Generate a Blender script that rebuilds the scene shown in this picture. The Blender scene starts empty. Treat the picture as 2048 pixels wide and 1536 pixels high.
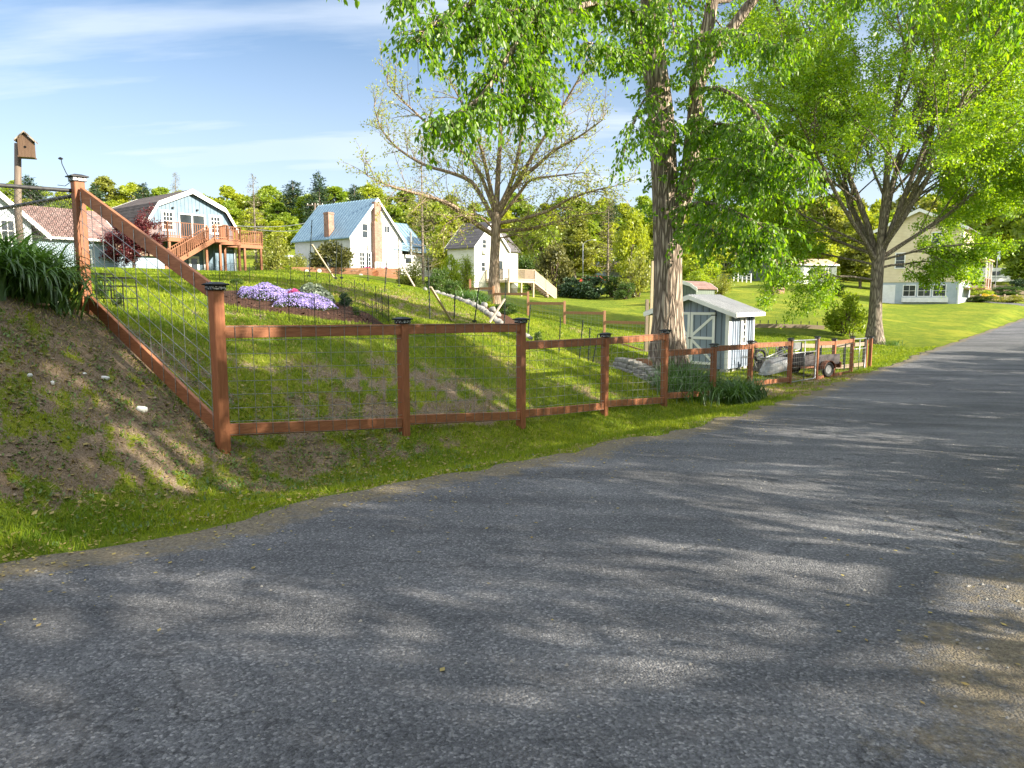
import bpy, math, random
import numpy as np
from mathutils import Vector, Matrix
rad = math.radians
SC = bpy.context.scene
COL = SC.collection
rng = np.random.default_rng(7)
random.seed(7)
# ---------------------------------------------------------------- camera
F, CX, CY, EYE = 1450.0, 1024.0, 768.0, 1.6
PITCH = rad(6.73)
cam_d = bpy.data.cameras.new('camera'); cam = bpy.data.objects.new('camera', cam_d); COL.objects.link(cam)
cam_d.sensor_width = 36; cam_d.lens = F / 2048 * 36; cam_d.clip_start = 0.05; cam_d.clip_end = 3000
cam.location = (0, 0, EYE); cam.rotation_euler = (math.pi / 2 - PITCH, 0, 0)
SC.camera = cam

def at(u, v, Y):
    """world point on the line of photo pixel (u, v) at forward distance Y"""
    a = (u - CX) / F; b = (v - CY) / F
    dy = math.cos(PITCH) - b * math.sin(PITCH); dz = -math.sin(PITCH) - b * math.cos(PITCH)
    return Vector((a / dy * Y, Y, EYE + dz / dy * Y))
D = Vector((0.6232, 0.7821, 0)); NL = Vector((-0.7821, 0.6232, 0))      # along the road / to its left
ROT = math.atan2(D.y, D.x)
def tn(t, n, z=0): return Vector((D.x * t + NL.x * n, D.y * t + NL.y * n, z))
def to_tn(x, y): return x * D.x + y * D.y, x * NL.x + y * NL.y

# ---------------------------------------------------------------- noise
def _h(ix, iy, s):
    n = (ix.astype(np.int64) * 374761393 + iy.astype(np.int64) * 668265263 + s * 974711) & 0xffffffff
    n = ((n ^ (n >> 13)) * 1274126177) & 0xffffffff
    return ((n ^ (n >> 16)) & 0xffff) / 65535.0
def vnoise(x, y, s=0):
    x = np.asarray(x, float); y = np.asarray(y, float)
    ix = np.floor(x); iy = np.floor(y); fx = x - ix; fy = y - iy
    fx = fx * fx * (3 - 2 * fx); fy = fy * fy * (3 - 2 * fy)
    a = _h(ix, iy, s); b = _h(ix + 1, iy, s); c = _h(ix, iy + 1, s); d = _h(ix + 1, iy + 1, s)
    return (a * (1 - fx) + b * fx) * (1 - fy) + (c * (1 - fx) + d * fx) * fy
def fbm(x, y, s=0, o=4):
    r = 0; a = .5
    for k in range(o):
        r = r + a * vnoise(x * 2 ** k, y * 2 ** k, s + k * 17); a *= .5
    return r / (1 - .5 ** o)
def sstep(a, b, x):
    x = np.clip((np.asarray(x, float) - a) / (b - a), 0, 1); return x * x * (3 - 2 * x)

# ---------------------------------------------------------------- terrain
POSTS = [('A', 437), ('B', 806), ('C', 1042), ('D', 1210), ('E', 1330), ('F', 1428), ('G', 1502), ('H', 1581), ('I', 1634), ('J', 1668), ('K', 1704), ('L', 1732), ('M', 1741)]
UINF = 1024 + F * D.x / D.y
def post_Y(u): return 4013.0 * 3.0767 / (UINF - u)       # every post stands on one line
CTRL = []
for u, v in ((437, 905), (806, 866), (1042, 856), (1210, 829), (1330, 811), (1428, 803), (1502, 779), (1581, 768), (1634, 761), (1668, 757), (1704, 749), (1741, 738)):
    CTRL.append(at(u, v, post_Y(u)))
for u, v, Y in ((172, 620, 8.4), (90, 606, 7.6), (0, 600, 7.0), (0, 760, 5.9), (200, 760, 6.9), (265, 728, 7.5), (330, 820, 6.9), (292, 745, 7.72), (232, 678, 8.05), (362, 818, 7.38), (100, 900, 5.6), (250, 905, 6.0),
                (330, 604, 12.5), (240, 622, 10.3), (600, 604, 14.2), (480, 590, 14.5), (560, 640, 12.6), (620, 740, 9.9), (740, 640, 13.2), (780, 720, 11.3),
                (560, 542, 30), (300, 540, 32), (700, 557, 28), (800, 577, 26), (150, 540, 28), (480, 555, 22), (640, 580, 19), (250, 560, 19),
                (929, 606, 27), (975, 628, 23.5), (1058, 676, 19.5), (858, 645, 17.4), (900, 650, 16.0), (920, 700, 13.5), (920, 780, 11.3), (1100, 740, 14.5),
                (1200, 735, 16.5), (1250, 764, 16.2), (1335, 735, 18), (1318, 772, 16.0), (1150, 722, 18.4), (1200, 748, 22), (1120, 718, 23.5), (1270, 765, 21.5), (1080, 690, 20),
                (1454, 746, 22.6), (1503, 733, 24.3), (1309, 730, 24.2), (1360, 720, 26),
                (1293, 712, 32), (1209, 688, 33.5), (1129, 664, 35), (1057, 644, 36.5), (987, 612, 38), (1150, 655, 27),
                (1130, 612, 55), (1250, 640, 50), (1290, 601, 68), (1200, 596, 76), (1098, 597, 72),
                (1400, 670, 42), (1530, 655, 46), (1560, 612, 60), (1600, 577, 85), (1650, 640, 50), (1750, 686, 42), (1700, 668, 45), (1610, 567, 97),
                (1916, 607, 75), (1780, 606, 80), (1850, 640, 58), (1980, 566, 125), (1900, 590, 100), (1480, 560, 100), (1240, 552, 108)):
    CTRL.append(at(u, v, Y))
for x, y, z in ((-27, 55, 3.2), (-33, 62, 3.3), (-22, 60, 3.3), (-31, 48, 3.4), (-22, 45, 3.2), (-16.7, 75, 4.3), (-24, 80, 4.5), (-9, 86, 4.2), (-3.5, 68, 2.4), (-6, 74, 2.6),
                (0, 71, 2.0), (-12, 62, 3.5), (-9, 50, 2.6), (-40, 60, 3.6), (-12, 30, 2.6), (-20, 26, 2.6), (-12, 14, 2.2), (-16, 4, 2.6), (-9, 2, 1.7), (-20, -10, 2.6),
                (-60, 110, 9), (-20, 120, 8.5), (20, 125, 6), (60, 130, 5), (95, 140, 5.5), (-100, 60, 7), (-80, 160, 16), (-20, 170, 16), (40, 170, 12), (100, 180, 10),
                (-150, 260, 30), (0, 260, 27), (150, 260, 20), (-300, 0, 20), (300, 0, 10), (0, -300, 5), (0, 700, 60), (-500, 500, 60), (500, 500, 45), (600, -300, 20),
                (30, 5, .6), (12, -2, .35), (5, -3.5, .2), (20, 12, .0), (40, 30, -.3), (60, 55, .2), (80, 75, .8), (100, 100, 2.6), (0, -8, .25), (-8, -8, .6), (20, -20, .6)):
    CTRL.append(Vector((x, y, z)))
def _warp(x, y):
    r = np.sqrt(x * x + y * y) + 1e-6; k = 12 * np.log1p(r / 12) / r
    return x * k, y * k
_cp = np.array([tuple(c) for c in CTRL]); _wx, _wy = _warp(_cp[:, 0], _cp[:, 1])
def _phi(r2): return .5 * r2 * np.log(r2 + 1e-9)
_n = len(_cp)
_K = np.zeros((_n + 3, _n + 3))
_K[:_n, :_n] = _phi((_wx[:, None] - _wx) ** 2 + (_wy[:, None] - _wy) ** 2) + np.eye(_n) * .25
_P = np.stack([np.ones(_n), _wx, _wy], 1); _K[:_n, _n:] = _P; _K[_n:, :_n] = _P.T
_W = np.linalg.solve(_K, np.concatenate([_cp[:, 2], np.zeros(3)]))
def tps(x, y):
    wx, wy = _warp(np.asarray(x, float), np.asarray(y, float)); out = np.empty(wx.shape)
    xf, yf, of = wx.ravel(), wy.ravel(), out.ravel()
    for i in range(0, xf.size, 40000):
        s = slice(i, i + 40000)
        of[s] = _phi((xf[s, None] - _wx) ** 2 + (yf[s, None] - _wy) ** 2) @ _W[:_n] + _W[_n] + _W[_n + 1] * xf[s] + _W[_n + 2] * yf[s]
    return of.reshape(wx.shape)
RT = [-60, -8, 0, 2, 5, 10, 18, 30, 50, 65, 80, 110, 150, 220]
RZ = [.6, .08, 0, 0, -.06, -.33, -.72, -1.0, -1.0, -.6, -.05, 1.5, 4.4, 8]
RLT = [-60, -5, 1.5, 5, 11, 18, 24, 30, 40, 50, 65, 80, 110, 220]
RLN = [5.6, 5.5, 5.1, 4.55, 4.75, 5.25, 5.75, 6.05, 6.4, 6.4, 5.6, 4.6, 2.2, -8]
RRN = [-.6, -.6, -.5, -.5, -.5, -.5, -.4, 0, .6, .8, .2, -.8, -3.2, -13]
def _sm(t, X, Yv):
    return (np.interp(t - 2, X, Yv) + np.interp(t - 1, X, Yv) + np.interp(t, X, Yv) + np.interp(t + 1, X, Yv) + np.interp(t + 2, X, Yv)) / 5
def road_z(t): return _sm(t, RT, RZ)
def road_l(t): return _sm(t, RLT, RLN)
def road_r(t): return _sm(t, RLT, RRN)
def ground(x, y):
    x = np.asarray(x, float); y = np.asarray(y, float)
    t, n = to_tn(x, y); z = tps(x, y)
    l, r = road_l(t), road_r(t)
    w = (1 - sstep(0, np.maximum(1.3, 6.6 - l), n - l)) * (1 - sstep(0, 2.5, r - n)) * sstep(-60, -30, t) * (1 - sstep(150, 210, t))
    return z * (1 - w) + road_z(t) * w
def gz(x, y): return float(ground(np.array([x]), np.array([y]))[0])
def G(u, Y):
    p = at(u, 600, Y); return Vector((p.x, Y, gz(p.x, Y)))

# ---------------------------------------------------------------- mesh helpers
class MB:
    def __init__(s): s.v = []; s.f = []
    def add(s, vs, fs):
        o = len(s.v); s.v += [tuple(x) for x in vs]; s.f += [tuple(i + o for i in f) for f in fs]; return s
    def box(s, x0, x1, y0, y1, z0, z1):
        return s.add([(x0, y0, z0), (x1, y0, z0), (x1, y1, z0), (x0, y1, z0), (x0, y0, z1), (x1, y0, z1), (x1, y1, z1), (x0, y1, z1)],
                     [(0, 3, 2, 1), (4, 5, 6, 7), (0, 1, 5, 4), (1, 2, 6, 5), (2, 3, 7, 6), (3, 0, 4, 7)])
    def beam(s, p, q, w, h, up=(0, 0, 1)):
        """bar from p to q, w across and h along up"""
        p = Vector(p); q = Vector(q); a = (q - p).normalized(); u = Vector(up); sd = a.cross(u)
        if sd.length < 1e-4: sd = a.cross(Vector((1, 0, 0)))
        sd.normalize(); u = sd.cross(a).normalized(); vs = []
        for c in (p, q):
            for i, j in ((-1, -1), (1, -1), (1, 1), (-1, 1)): vs.append(c + sd * (i * w / 2) + u * (j * h / 2))
        return s.add(vs, [(0, 1, 2, 3), (7, 6, 5, 4), (0, 4, 5, 1), (1, 5, 6, 2), (2, 6, 7, 3), (3, 7, 4, 0)])
    def tube(s, pts, rr, k=6, cap=True):
        pts = [Vector(p) for p in pts]; n = len(pts)
        if not hasattr(rr, '__len__'): rr = [rr] * n
        o = len(s.v); ref = None
        for i, p in enumerate(pts):
            a = (pts[min(i + 1, n - 1)] - pts[max(i - 1, 0)]).normalized()
            if ref is None: ref = a.orthogonal().normalized()
            ref = (ref - a * ref.dot(a))
            ref = ref.normalized() if ref.length > 1e-6 else a.orthogonal().normalized()
            b = a.cross(ref)
            for j in range(k):
                th = 2 * math.pi * j / k; s.v.append(tuple(p + (ref * math.cos(th) + b * math.sin(th)) * rr[i]))
        for i in range(n - 1):
            for j in range(k):
                j2 = (j + 1) % k; s.f.append((o + i * k + j, o + i * k + j2, o + (i + 1) * k + j2, o + (i + 1) * k + j))
        if cap:
            s.f.append(tuple(o + j for j in range(k))[::-1]); s.f.append(tuple(o + (n - 1) * k + j for j in range(k)))
        return s
    def prism(s, poly, a, b, axis='y'):
        """polygon (2-D) swept from a to b along axis ('y': poly is x,z; 'x': poly is y,z; 'z': poly is x,y)"""
        n = len(poly); vs = []
        for c in (a, b):
            for p, q in poly: vs.append({'y': (p, c, q), 'x': (c, p, q), 'z': (p, q, c)}[axis])
        fs = [tuple(range(n)), tuple(range(2 * n - 1, n - 1, -1))] + [(i, i + n, (i + 1) % n + n, (i + 1) % n) for i in range(n)]
        return s.add(vs, fs)
    def blob(s, c, r, seed=0, k=8, rough=.25):
        R = random.Random(seed); rows = k // 2 + 1; vs = []; fs = []
        ph = [R.uniform(0, 6.28) for _ in range(6)]
        for i in range(rows + 1):
            la = math.pi * i / rows
            for j in range(k):
                lo = 2 * math.pi * j / k
                m = 1 + rough * (.5 * math.sin(2 * lo + ph[0]) + .4 * math.sin(3 * lo + 2 * la + ph[1]) + .4 * math.sin(3 * la + ph[2]))
                vs.append((c[0] + r[0] * m * math.sin(la) * math.cos(lo), c[1] + r[1] * m * math.sin(la) * math.sin(lo), c[2] + r[2] * m * math.cos(la)))
        for i in range(rows):
            for j in range(k): fs.append((i * k + j, (i + 1) * k + j, (i + 1) * k + (j + 1) % k, i * k + (j + 1) % k))
        return s.add(vs, fs)
    def build(s, name, m, parent=None, origin=None, smooth=False, bevel=0):
        o = Vector(origin) if origin is not None else Vector((0, 0, 0))
        me = bpy.data.meshes.new(name)
        me.from_pydata([(x - o.x, y - o.y, z - o.z) for x, y, z in s.v], [], s.f); me.materials.append(m)
        if smooth: me.shade_smooth()
        ob = bpy.data.objects.new(name, me); COL.objects.link(ob)
        if parent is not None: ob.parent = parent
        elif origin is not None: ob.location = o
        if bevel:
            b = ob.modifiers.new('bevel', 'BEVEL'); b.width = bevel; b.segments = 1; b.limit_method = 'ANGLE'
        return ob

def np_mesh(name, V, faces, m, attrs=None, parent=None, origin=None, smooth=False):
    """faces: (N,k) int array, all faces of k corners; attrs: name -> per-vertex floats"""
    V = np.asarray(V, np.float32)
    if origin is not None: V = V - np.array(tuple(origin), np.float32)
    me = bpy.data.meshes.new(name); n, k = faces.shape
    me.vertices.add(len(V)); me.vertices.foreach_set('co', V.ravel())
    me.loops.add(n * k); me.loops.foreach_set('vertex_index', faces.astype(np.int32).ravel())
    me.polygons.add(n); me.polygons.foreach_set('loop_start', np.arange(0, n * k, k, dtype=np.int32))
    me.update(calc_edges=True)
    for nm, a in (attrs or {}).items():
        at_ = me.attributes.new(nm, 'FLOAT', 'POINT'); at_.data.foreach_set('value', np.asarray(a, np.float32))
    me.materials.append(m)
    if smooth: me.shade_smooth()
    ob = bpy.data.objects.new(name, me); COL.objects.link(ob)
    if parent is not None: ob.parent = parent
    elif origin is not None: ob.location = tuple(origin)
    return ob

def tag(o, label=None, cat=None, group=None, kind=None):
    if label: o['label'] = label
    if cat: o['category'] = cat
    if group: o['group'] = group
    if kind: o['kind'] = kind
    return o
def thing(name, label, cat, loc=(0, 0, 0), rz=0, group=None):
    o = bpy.data.objects.new(name, None); COL.objects.link(o); o.empty_display_size = .2
    o.location = loc; o.rotation_euler = (0, 0, rz)
    return tag(o, label, cat, group)
def dup(root, loc, rz=0, scale=1, label=None, group=None):
    r = root.copy(); COL.objects.link(r); r.location = loc; r.rotation_euler = (0, 0, rz)
    r.scale = (scale, scale, scale) if not hasattr(scale, '__len__') else scale
    if label: r['label'] = label
    if group: r['group'] = group
    for ch in list(root.children):
        c = ch.copy(); COL.objects.link(c); c.parent = r
        for g in ch.children:
            d = g.copy(); COL.objects.link(d); d.parent = c
    return r
# ---------------------------------------------------------------- materials
def _mat(name):
    m = bpy.data.materials.new(name); m.use_nodes = True; nt = m.node_tree; nt.nodes.clear()
    out = nt.nodes.new('ShaderNodeOutputMaterial')
    return m, nt, nt.nodes.new, nt.links.new, out
def _coord(N, L, kind, scale):
    tc = N('ShaderNodeTexCoord'); mp = N('ShaderNodeMapping'); L(tc.outputs[kind], mp.inputs[0])
    mp.inputs['Scale'].default_value = scale if hasattr(scale, '__len__') else (scale,) * 3
    return mp.outputs[0]
def _noise(N, L, vec, scale, detail=4, rough=.55):
    n = N('ShaderNodeTexNoise'); n.inputs['Scale'].default_value = scale; n.inputs['Detail'].default_value = detail; n.inputs['Roughness'].default_value = rough
    if vec is not None: L(vec, n.inputs['Vector'])
    return n.outputs['Fac']
def _ramp(N, L, fac, stops):
    r = N('ShaderNodeValToRGB'); e = r.color_ramp.elements
    while len(e) < len(stops): e.new(.5)
    for el, (p, c) in zip(e, stops):
        el.position = p; el.color = (*c, 1) if hasattr(c, '__len__') else (c, c, c, 1)
    L(fac, r.inputs[0]); return r.outputs[0]
def _mixc(N, L, fac, a, b, mode='MIX'):
    m = N('ShaderNodeMix'); m.data_type = 'RGBA'; m.blend_type = mode
    for i, x in ((0, fac), (6, a), (7, b)):
        if hasattr(x, 'is_linked') or hasattr(x, 'links'): L(x, m.inputs[i])
        elif i == 0: m.inputs[0].default_value = x
        else: m.inputs[i].default_value = (*x, 1)
    return m.outputs[2]
def _math(N, L, op, a, b=0.0, c=None):
    m = N('ShaderNodeMath'); m.operation = op
    for i, x in enumerate((a, b) if c is None else (a, b, c)):
        if hasattr(x, 'links'): L(x, m.inputs[i])
        else: m.inputs[i].default_value = x
    return m.outputs[0]
def _bump(N, L, h, strength, dist, prev=None):
    b = N('ShaderNodeBump'); b.inputs['Strength'].default_value = strength; b.inputs['Distance'].default_value = dist
    L(h, b.inputs['Height'])
    if prev is not None: L(prev, b.inputs['Normal'])
    return b.outputs[0]
def surf(name, c1, c2, scale=3, rough=.7, bump=.3, bscale=None, bdist=.01, stretch=(1, 1, 1), metal=0, spec=.3, detail=5, lo=.35, hi=.65, dirt=None):
    """two-tone procedural surface: noise colour, noise bump, optional blotches of dirt"""
    m, nt, N, L, out = _mat(name); p = N('ShaderNodeBsdfPrincipled'); L(p.outputs[0], out.inputs[0])
    vec = _coord(N, L, 'Object', stretch)
    col = _ramp(N, L, _noise(N, L, vec, scale, detail), [(lo, c1), (hi, c2)])
    if dirt:
        f = _ramp(N, L, _noise(N, L, _coord(N, L, 'Object', 1), dirt[1], 3), [(.5, 0.), (.72, dirt[2])])
        col = _mixc(N, L, f, col, dirt[0])
    L(col, p.inputs['Base Color']); p.inputs['Roughness'].default_value = rough; p.inputs['Metallic'].default_value = metal
    p.inputs['Specular IOR Level'].default_value = spec
    if bump: L(_bump(N, L, _noise(N, L, vec, bscale or scale * 4, 5), bump, bdist), p.inputs['Normal'])
    return m
def siding(name, c1, c2, pitch, axis='Z', depth=.5, rough=.6, dist=.02):
    """boards: saw-tooth bump every pitch metres along an object axis"""
    m, nt, N, L, out = _mat(name); p = N('ShaderNodeBsdfPrincipled'); L(p.outputs[0], out.inputs[0])
    tc = N('ShaderNodeTexCoord'); sp = N('ShaderNodeSeparateXYZ'); L(tc.outputs['Object'], sp.inputs[0])
    if axis == 'XY': v = _math(N, L, 'ADD', sp.outputs['X'], sp.outputs['Y'])
    else: v = sp.outputs[axis]
    q = _math(N, L, 'DIVIDE', v, pitch); fr = _math(N, L, 'FRACT', q)
    base = _ramp(N, L, _noise(N, L, _coord(N, L, 'Object', (1, 1, 1)), 1.5, 5), [(.35, c1), (.65, c2)])
    if axis == 'Z': h = _math(N, L, 'SUBTRACT', 1.0, fr)
    else: h = _math(N, L, 'LESS_THAN', fr, .12)
    groove = _ramp(N, L, fr, [(0., .4), (.12, 1.), (1., .97)])
    if axis != 'Z': groove = _ramp(N, L, fr, [(0., .35), (.1, .35), (.12, 1.)]); h = _math(N, L, 'GREATER_THAN', fr, .11)
    col = _mixc(N, L, 1.0, base, groove, 'MULTIPLY')
    L(col, p.inputs['Base Color']); p.inputs['Roughness'].default_value = rough; p.inputs['Specular IOR Level'].default_value = .3
    L(_bump(N, L, h, depth, dist), p.inputs['Normal']); return m
def bricks(name, c1, c2, mortar, w, h, ms=.015, off=.5, swap=None, rough=.85):
    """brick / shingle pattern; swap chooses which object axes carry the courses"""
    m, nt, N, L, out = _mat(name); p = N('ShaderNodeBsdfPrincipled'); L(p.outputs[0], out.inputs[0])
    tc = N('ShaderNodeTexCoord'); sp = N('ShaderNodeSeparateXYZ'); L(tc.outputs['Object'], sp.inputs[0]); cb = N('ShaderNodeCombineXYZ')
    if swap == 'XY': L(_math(N, L, 'ADD', sp.outputs['X'], sp.outputs['Y']), cb.inputs[0])
    else: L(sp.outputs[(swap or 'X')[0]], cb.inputs[0])
    L(sp.outputs['Z'], cb.inputs[1])
    b = N('ShaderNodeTexBrick'); L(cb.outputs[0], b.inputs['Vector']); b.offset = off
    b.inputs['Color1'].default_value = (*c1, 1); b.inputs['Color2'].default_value = (*c2, 1); b.inputs['Mortar'].default_value = (*mortar, 1)
    b.inputs['Scale'].default_value = 1; b.inputs['Brick Width'].default_value = w; b.inputs['Row Height'].default_value = h; b.inputs['Mortar Size'].default_value = ms
    ns = _noise(N, L, _coord(N, L, 'Object', 1), 2.0, 5)
    col = _mixc(N, L, .5, b.outputs['Color'], _ramp(N, L, ns, [(.3, .35), (.7, .8)]), 'OVERLAY')
    L(col, p.inputs['Base Color']); p.inputs['Roughness'].default_value = rough; p.inputs['Specular IOR Level'].default_value = .2
    inv = _math(N, L, 'SUBTRACT', 1.0, b.outputs['Fac'])
    L(_bump(N, L, inv, .5, .02), p.inputs['Normal']); return m
def leafm(name, c1, c2, trans=.45, tcol=None, gloss=.035, rough=.45):
    """leaf: diffuse + light through it + a little shine; 'tint' varies leaf by leaf, the object's random tree by tree"""
    m, nt, N, L, out = _mat(name)
    a = N('ShaderNodeAttribute'); a.attribute_name = 'tint'; oi = N('ShaderNodeObjectInfo')
    f = _math(N, L, 'ADD', _math(N, L, 'MULTIPLY', a.outputs['Fac'], .75), _math(N, L, 'MULTIPLY', oi.outputs['Random'], .25))
    col = _mixc(N, L, f, c1, c2)
    d = N('ShaderNodeBsdfDiffuse'); t = N('ShaderNodeBsdfTranslucent'); g = N('ShaderNodeBsdfGlossy'); g.inputs['Roughness'].default_value = rough
    L(col, d.inputs[0])
    tc = _mixc(N, L, 1.0, col, tcol or (1.5, 1.45, .7), 'MULTIPLY'); L(tc, t.inputs[0])
    x = N('ShaderNodeMixShader'); x.inputs[0].default_value = trans; L(d.outputs[0], x.inputs[1]); L(t.outputs[0], x.inputs[2])
    y = N('ShaderNodeMixShader'); y.inputs[0].default_value = gloss; L(x.outputs[0], y.inputs[1]); L(g.outputs[0], y.inputs[2])
    L(y.outputs[0], out.inputs[0]); return m
def glass(name, c=(.02, .025, .03)):
    m, nt, N, L, out = _mat(name); p = N('ShaderNodeBsdfPrincipled'); L(p.outputs[0], out.inputs[0])
    L(_ramp(N, L, _noise(N, L, _coord(N, L, 'Object', 1), 1.2, 2), [(.3, c), (.7, tuple(x * 2.2 for x in c))]), p.inputs['Base Color'])
    p.inputs['Roughness'].default_value = .08; p.inputs['Specular IOR Level'].default_value = .6; return m
def bark(name, c1, c2, scale=14, depth=.9, dist=.04):
    m, nt, N, L, out = _mat(name); p = N('ShaderNodeBsdfPrincipled'); L(p.outputs[0], out.inputs[0])
    vec = _coord(N, L, 'Object', (1, 1, .14))
    n1 = _noise(N, L, vec, scale, 6, .6)
    w = N('ShaderNodeTexVoronoi'); w.feature = 'DISTANCE_TO_EDGE'; w.inputs['Scale'].default_value = scale * .8
    mx = N('ShaderNodeVectorMath'); mx.operation = 'ADD'; L(vec, mx.inputs[0])
    n3 = N('ShaderNodeTexNoise'); n3.inputs['Scale'].default_value = 5; L(vec, n3.inputs['Vector'])
    sc = N('ShaderNodeVectorMath'); sc.operation = 'SCALE'; L(n3.outputs['Color'], sc.inputs[0]); sc.inputs['Scale'].default_value = .15
    L(sc.outputs[0], mx.inputs[1]); L(mx.outputs[0], w.inputs['Vector'])
    e = _math(N, L, 'MINIMUM', _math(N, L, 'MULTIPLY', w.outputs['Distance'], 3.5), 1.0)
    h = _math(N, L, 'ADD', _math(N, L, 'MULTIPLY', e, .7), _math(N, L, 'MULTIPLY', n1, .5))
    col = _ramp(N, L, h, [(.2, tuple(x * .5 for x in c1)), (.55, c1), (.95, c2)])
    L(col, p.inputs['Base Color']); p.inputs['Roughness'].default_value = .9; p.inputs['Specular IOR Level'].default_value = .15
    L(_bump(N, L, h, depth, dist), p.inputs['Normal']); return m

def wood(name, c1, c2, grain=(12, 12, 1), rough=.6, dirt=None):
    return surf(name, c1, c2, 5, rough, .35, 9, .006, grain, 0, .3, 6, .3, .7, dirt)
M = {}
M['redwood'] = wood('stained_redwood', (.225, .078, .033), (.32, .125, .056), dirt=((.16, .075, .045), 1.3, .6))
M['redrail'] = surf('stained_rail', (.235, .085, .038), (.335, .137, .064), 4, .6, .25, 14, .005, (2, 2, 14), dirt=((.16, .08, .05), 2.2, .5))
M['deckwood'] = wood('deck_stain', (.21, .08, .036), (.30, .13, .065))
M['oldrail'] = wood('back_rail', (.25, .12, .06), (.36, .19, .11))
M['pale_wood'] = wood('weathered_pine', (.38, .29, .21), (.52, .42, .31))
M['grey_wood'] = wood('grey_wood', (.2, .15, .11), (.32, .25, .18))
M['lumber'] = wood('raw_lumber', (.42, .33, .2), (.55, .45, .3))
M['black'] = surf('black_metal', (.012, .012, .013), (.03, .03, .032), 20, .45, .1, metal=.6)
M['black_green'] = surf('green_black_steel', (.01, .016, .013), (.025, .035, .03), 20, .55, .1)
M['wire'] = surf('galvanised_wire', (.20, .20, .19), (.38, .38, .37), 30, .42, 0, metal=.75)
M['galv'] = surf('galvanised_tube', (.22, .23, .235), (.36, .365, .37), 18, .4, .05, metal=.6)
M['chain'] = surf('chain_link_coating', (.02, .02, .022), (.05, .05, .05), 20, .5, 0)
M['capband'] = surf('cap_band', (.02, .02, .02), (.45, .45, .45), 45, .5, .1, metal=.5, lo=.48, hi=.56, stretch=(1, 1, 1.6))
M['white'] = surf('white_paint', (.72, .71, .69), (.82, .81, .79), 2.5, .55, .08, dirt=((.55, .53, .48), 1.2, .4))
M['white_siding'] = siding('white_clapboard', (.50, .49, .47), (.56, .555, .535), .13)
M['cream_siding'] = siding('cream_clapboard', (.60, .59, .50), (.67, .66, .57), .12)
M['yellow_siding'] = siding('yellow_clapboard', (.66, .55, .36), (.74, .63, .43), .16)
M['blue_boards'] = siding('blue_board_siding', (.115, .18, .24), (.15, .225, .29), .30, 'XY')
M['blue_clap'] = siding('blue_clapboard', (.24, .33, .41), (.30, .39, .47), .13)
M['pale_clap'] = siding('pale_clapboard', (.34, .40, .44), (.42, .47, .5), .12)
M['shed_blue'] = siding('shed_board_and_batten', (.20, .245, .31), (.25, .295, .36), .21, 'XY', .7)
M['shed_lit'] = M['shed_blue']
M['greygreen'] = siding('greygreen_boards', (.11, .14, .12), (.145, .175, .15), .3, 'XY')
M['metal_blue'] = surf('blue_steel_roof', (.15, .25, .33), (.19, .30, .38), 1.5, .42, .04, metal=.15, spec=.5)
M['metal_white'] = surf('white_steel_roof', (.40, .405, .41), (.48, .48, .48), 1.5, .45, .04, metal=.1, spec=.5)
M['shingle_dark'] = bricks('dark_shingles', (.075, .06, .055), (.125, .10, .09), (.04, .035, .03), .3, .14, .012)
M['shingle_red'] = bricks('red_shingles', (.18, .11, .095), (.25, .17, .15), (.10, .065, .06), .3, .14, .012)
M['shingle_grey'] = bricks('grey_shingles', (.085, .08, .08), (.13, .12, .12), (.05, .045, .045), .3, .14, .012)
M['shingle_tan'] = bricks('tan_shingles', (.34, .24, .16), (.42, .31, .22), (.25, .17, .11), .3, .14, .012)
M['brick'] = bricks('red_brick', (.24, .10, .065), (.32, .17, .12), (.28, .24, .21), .22, .075, .01, swap='XY')
M['glass'] = glass('dark_glass')
M['concrete'] = surf('concrete', (.36, .34, .30), (.48, .46, .42), 3, .85, .3)
M['beige'] = surf('beige_foundation', (.5, .45, .36), (.58, .53, .44), 2, .85, .2)
M['stone'] = surf('grey_stone', (.17, .165, .155), (.31, .30, .28), 5, .85, .5, 20, .01, dirt=((.13, .13, .10), 2.5, .6))
M['wall_stone'] = surf('wall_block', (.19, .18, .165), (.30, .285, .26), 9, .9, .6, 30, .01, dirt=((.15, .14, .11), 3, .5))
M['pale_rock'] = surf('pale_rock', (.5, .5, .47), (.68, .68, .65), 14, .85, .5, 40, .005)
M['brown_rock'] = surf('brown_rock', (.34, .22, .14), (.45, .31, .21), 9, .9, .5, 30, .006)
M['bird_wood'] = wood('birdhouse_wood', (.085, .05, .032), (.15, .095, .06))
M['pole_wood'] = wood('pole_wood', (.11, .085, .065), (.18, .14, .105))
M['steel'] = surf('barrow_steel', (.22, .23, .24), (.36, .37, .38), 5, .5, .1, metal=.4, dirt=((.2, .13, .09), 4, .5))
M['rubber'] = surf('rubber', (.015, .015, .015), (.035, .034, .033), 20, .8, .2)
M['rust'] = surf('rusty_steel', (.16, .065, .04), (.26, .12, .07), 12, .8, .3)
M['dark_ply'] = surf('dark_plywood', (.035, .03, .035), (.07, .06, .06), 5, .7, .2)
M['camper'] = surf('camper_skin', (.72, .72, .71), (.8, .8, .79), 1.5, .35, .03)
M['red_paint'] = surf('red_paint', (.38, .04, .03), (.48, .07, .05), 6, .5, .1)
M['pinkflower'] = surf('pink', (.6, .05, .2), (.75, .12, .3), 9, .6, .1)
M['sunorn'] = surf('rusty_sun', (.45, .15, .06), (.6, .22, .1), 9, .6, .2)
M['bark_big'] = bark('furrowed_bark', (.23, .18, .14), (.46, .38, .30), 17, .9, .07)
M['bark'] = bark('grey_brown_bark', (.17, .14, .11), (.33, .28, .22), 16, .8, .03)
M['bark_tan'] = bark('tan_bark', (.21, .155, .11), (.36, .28, .21), 16, .8, .03)
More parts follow.
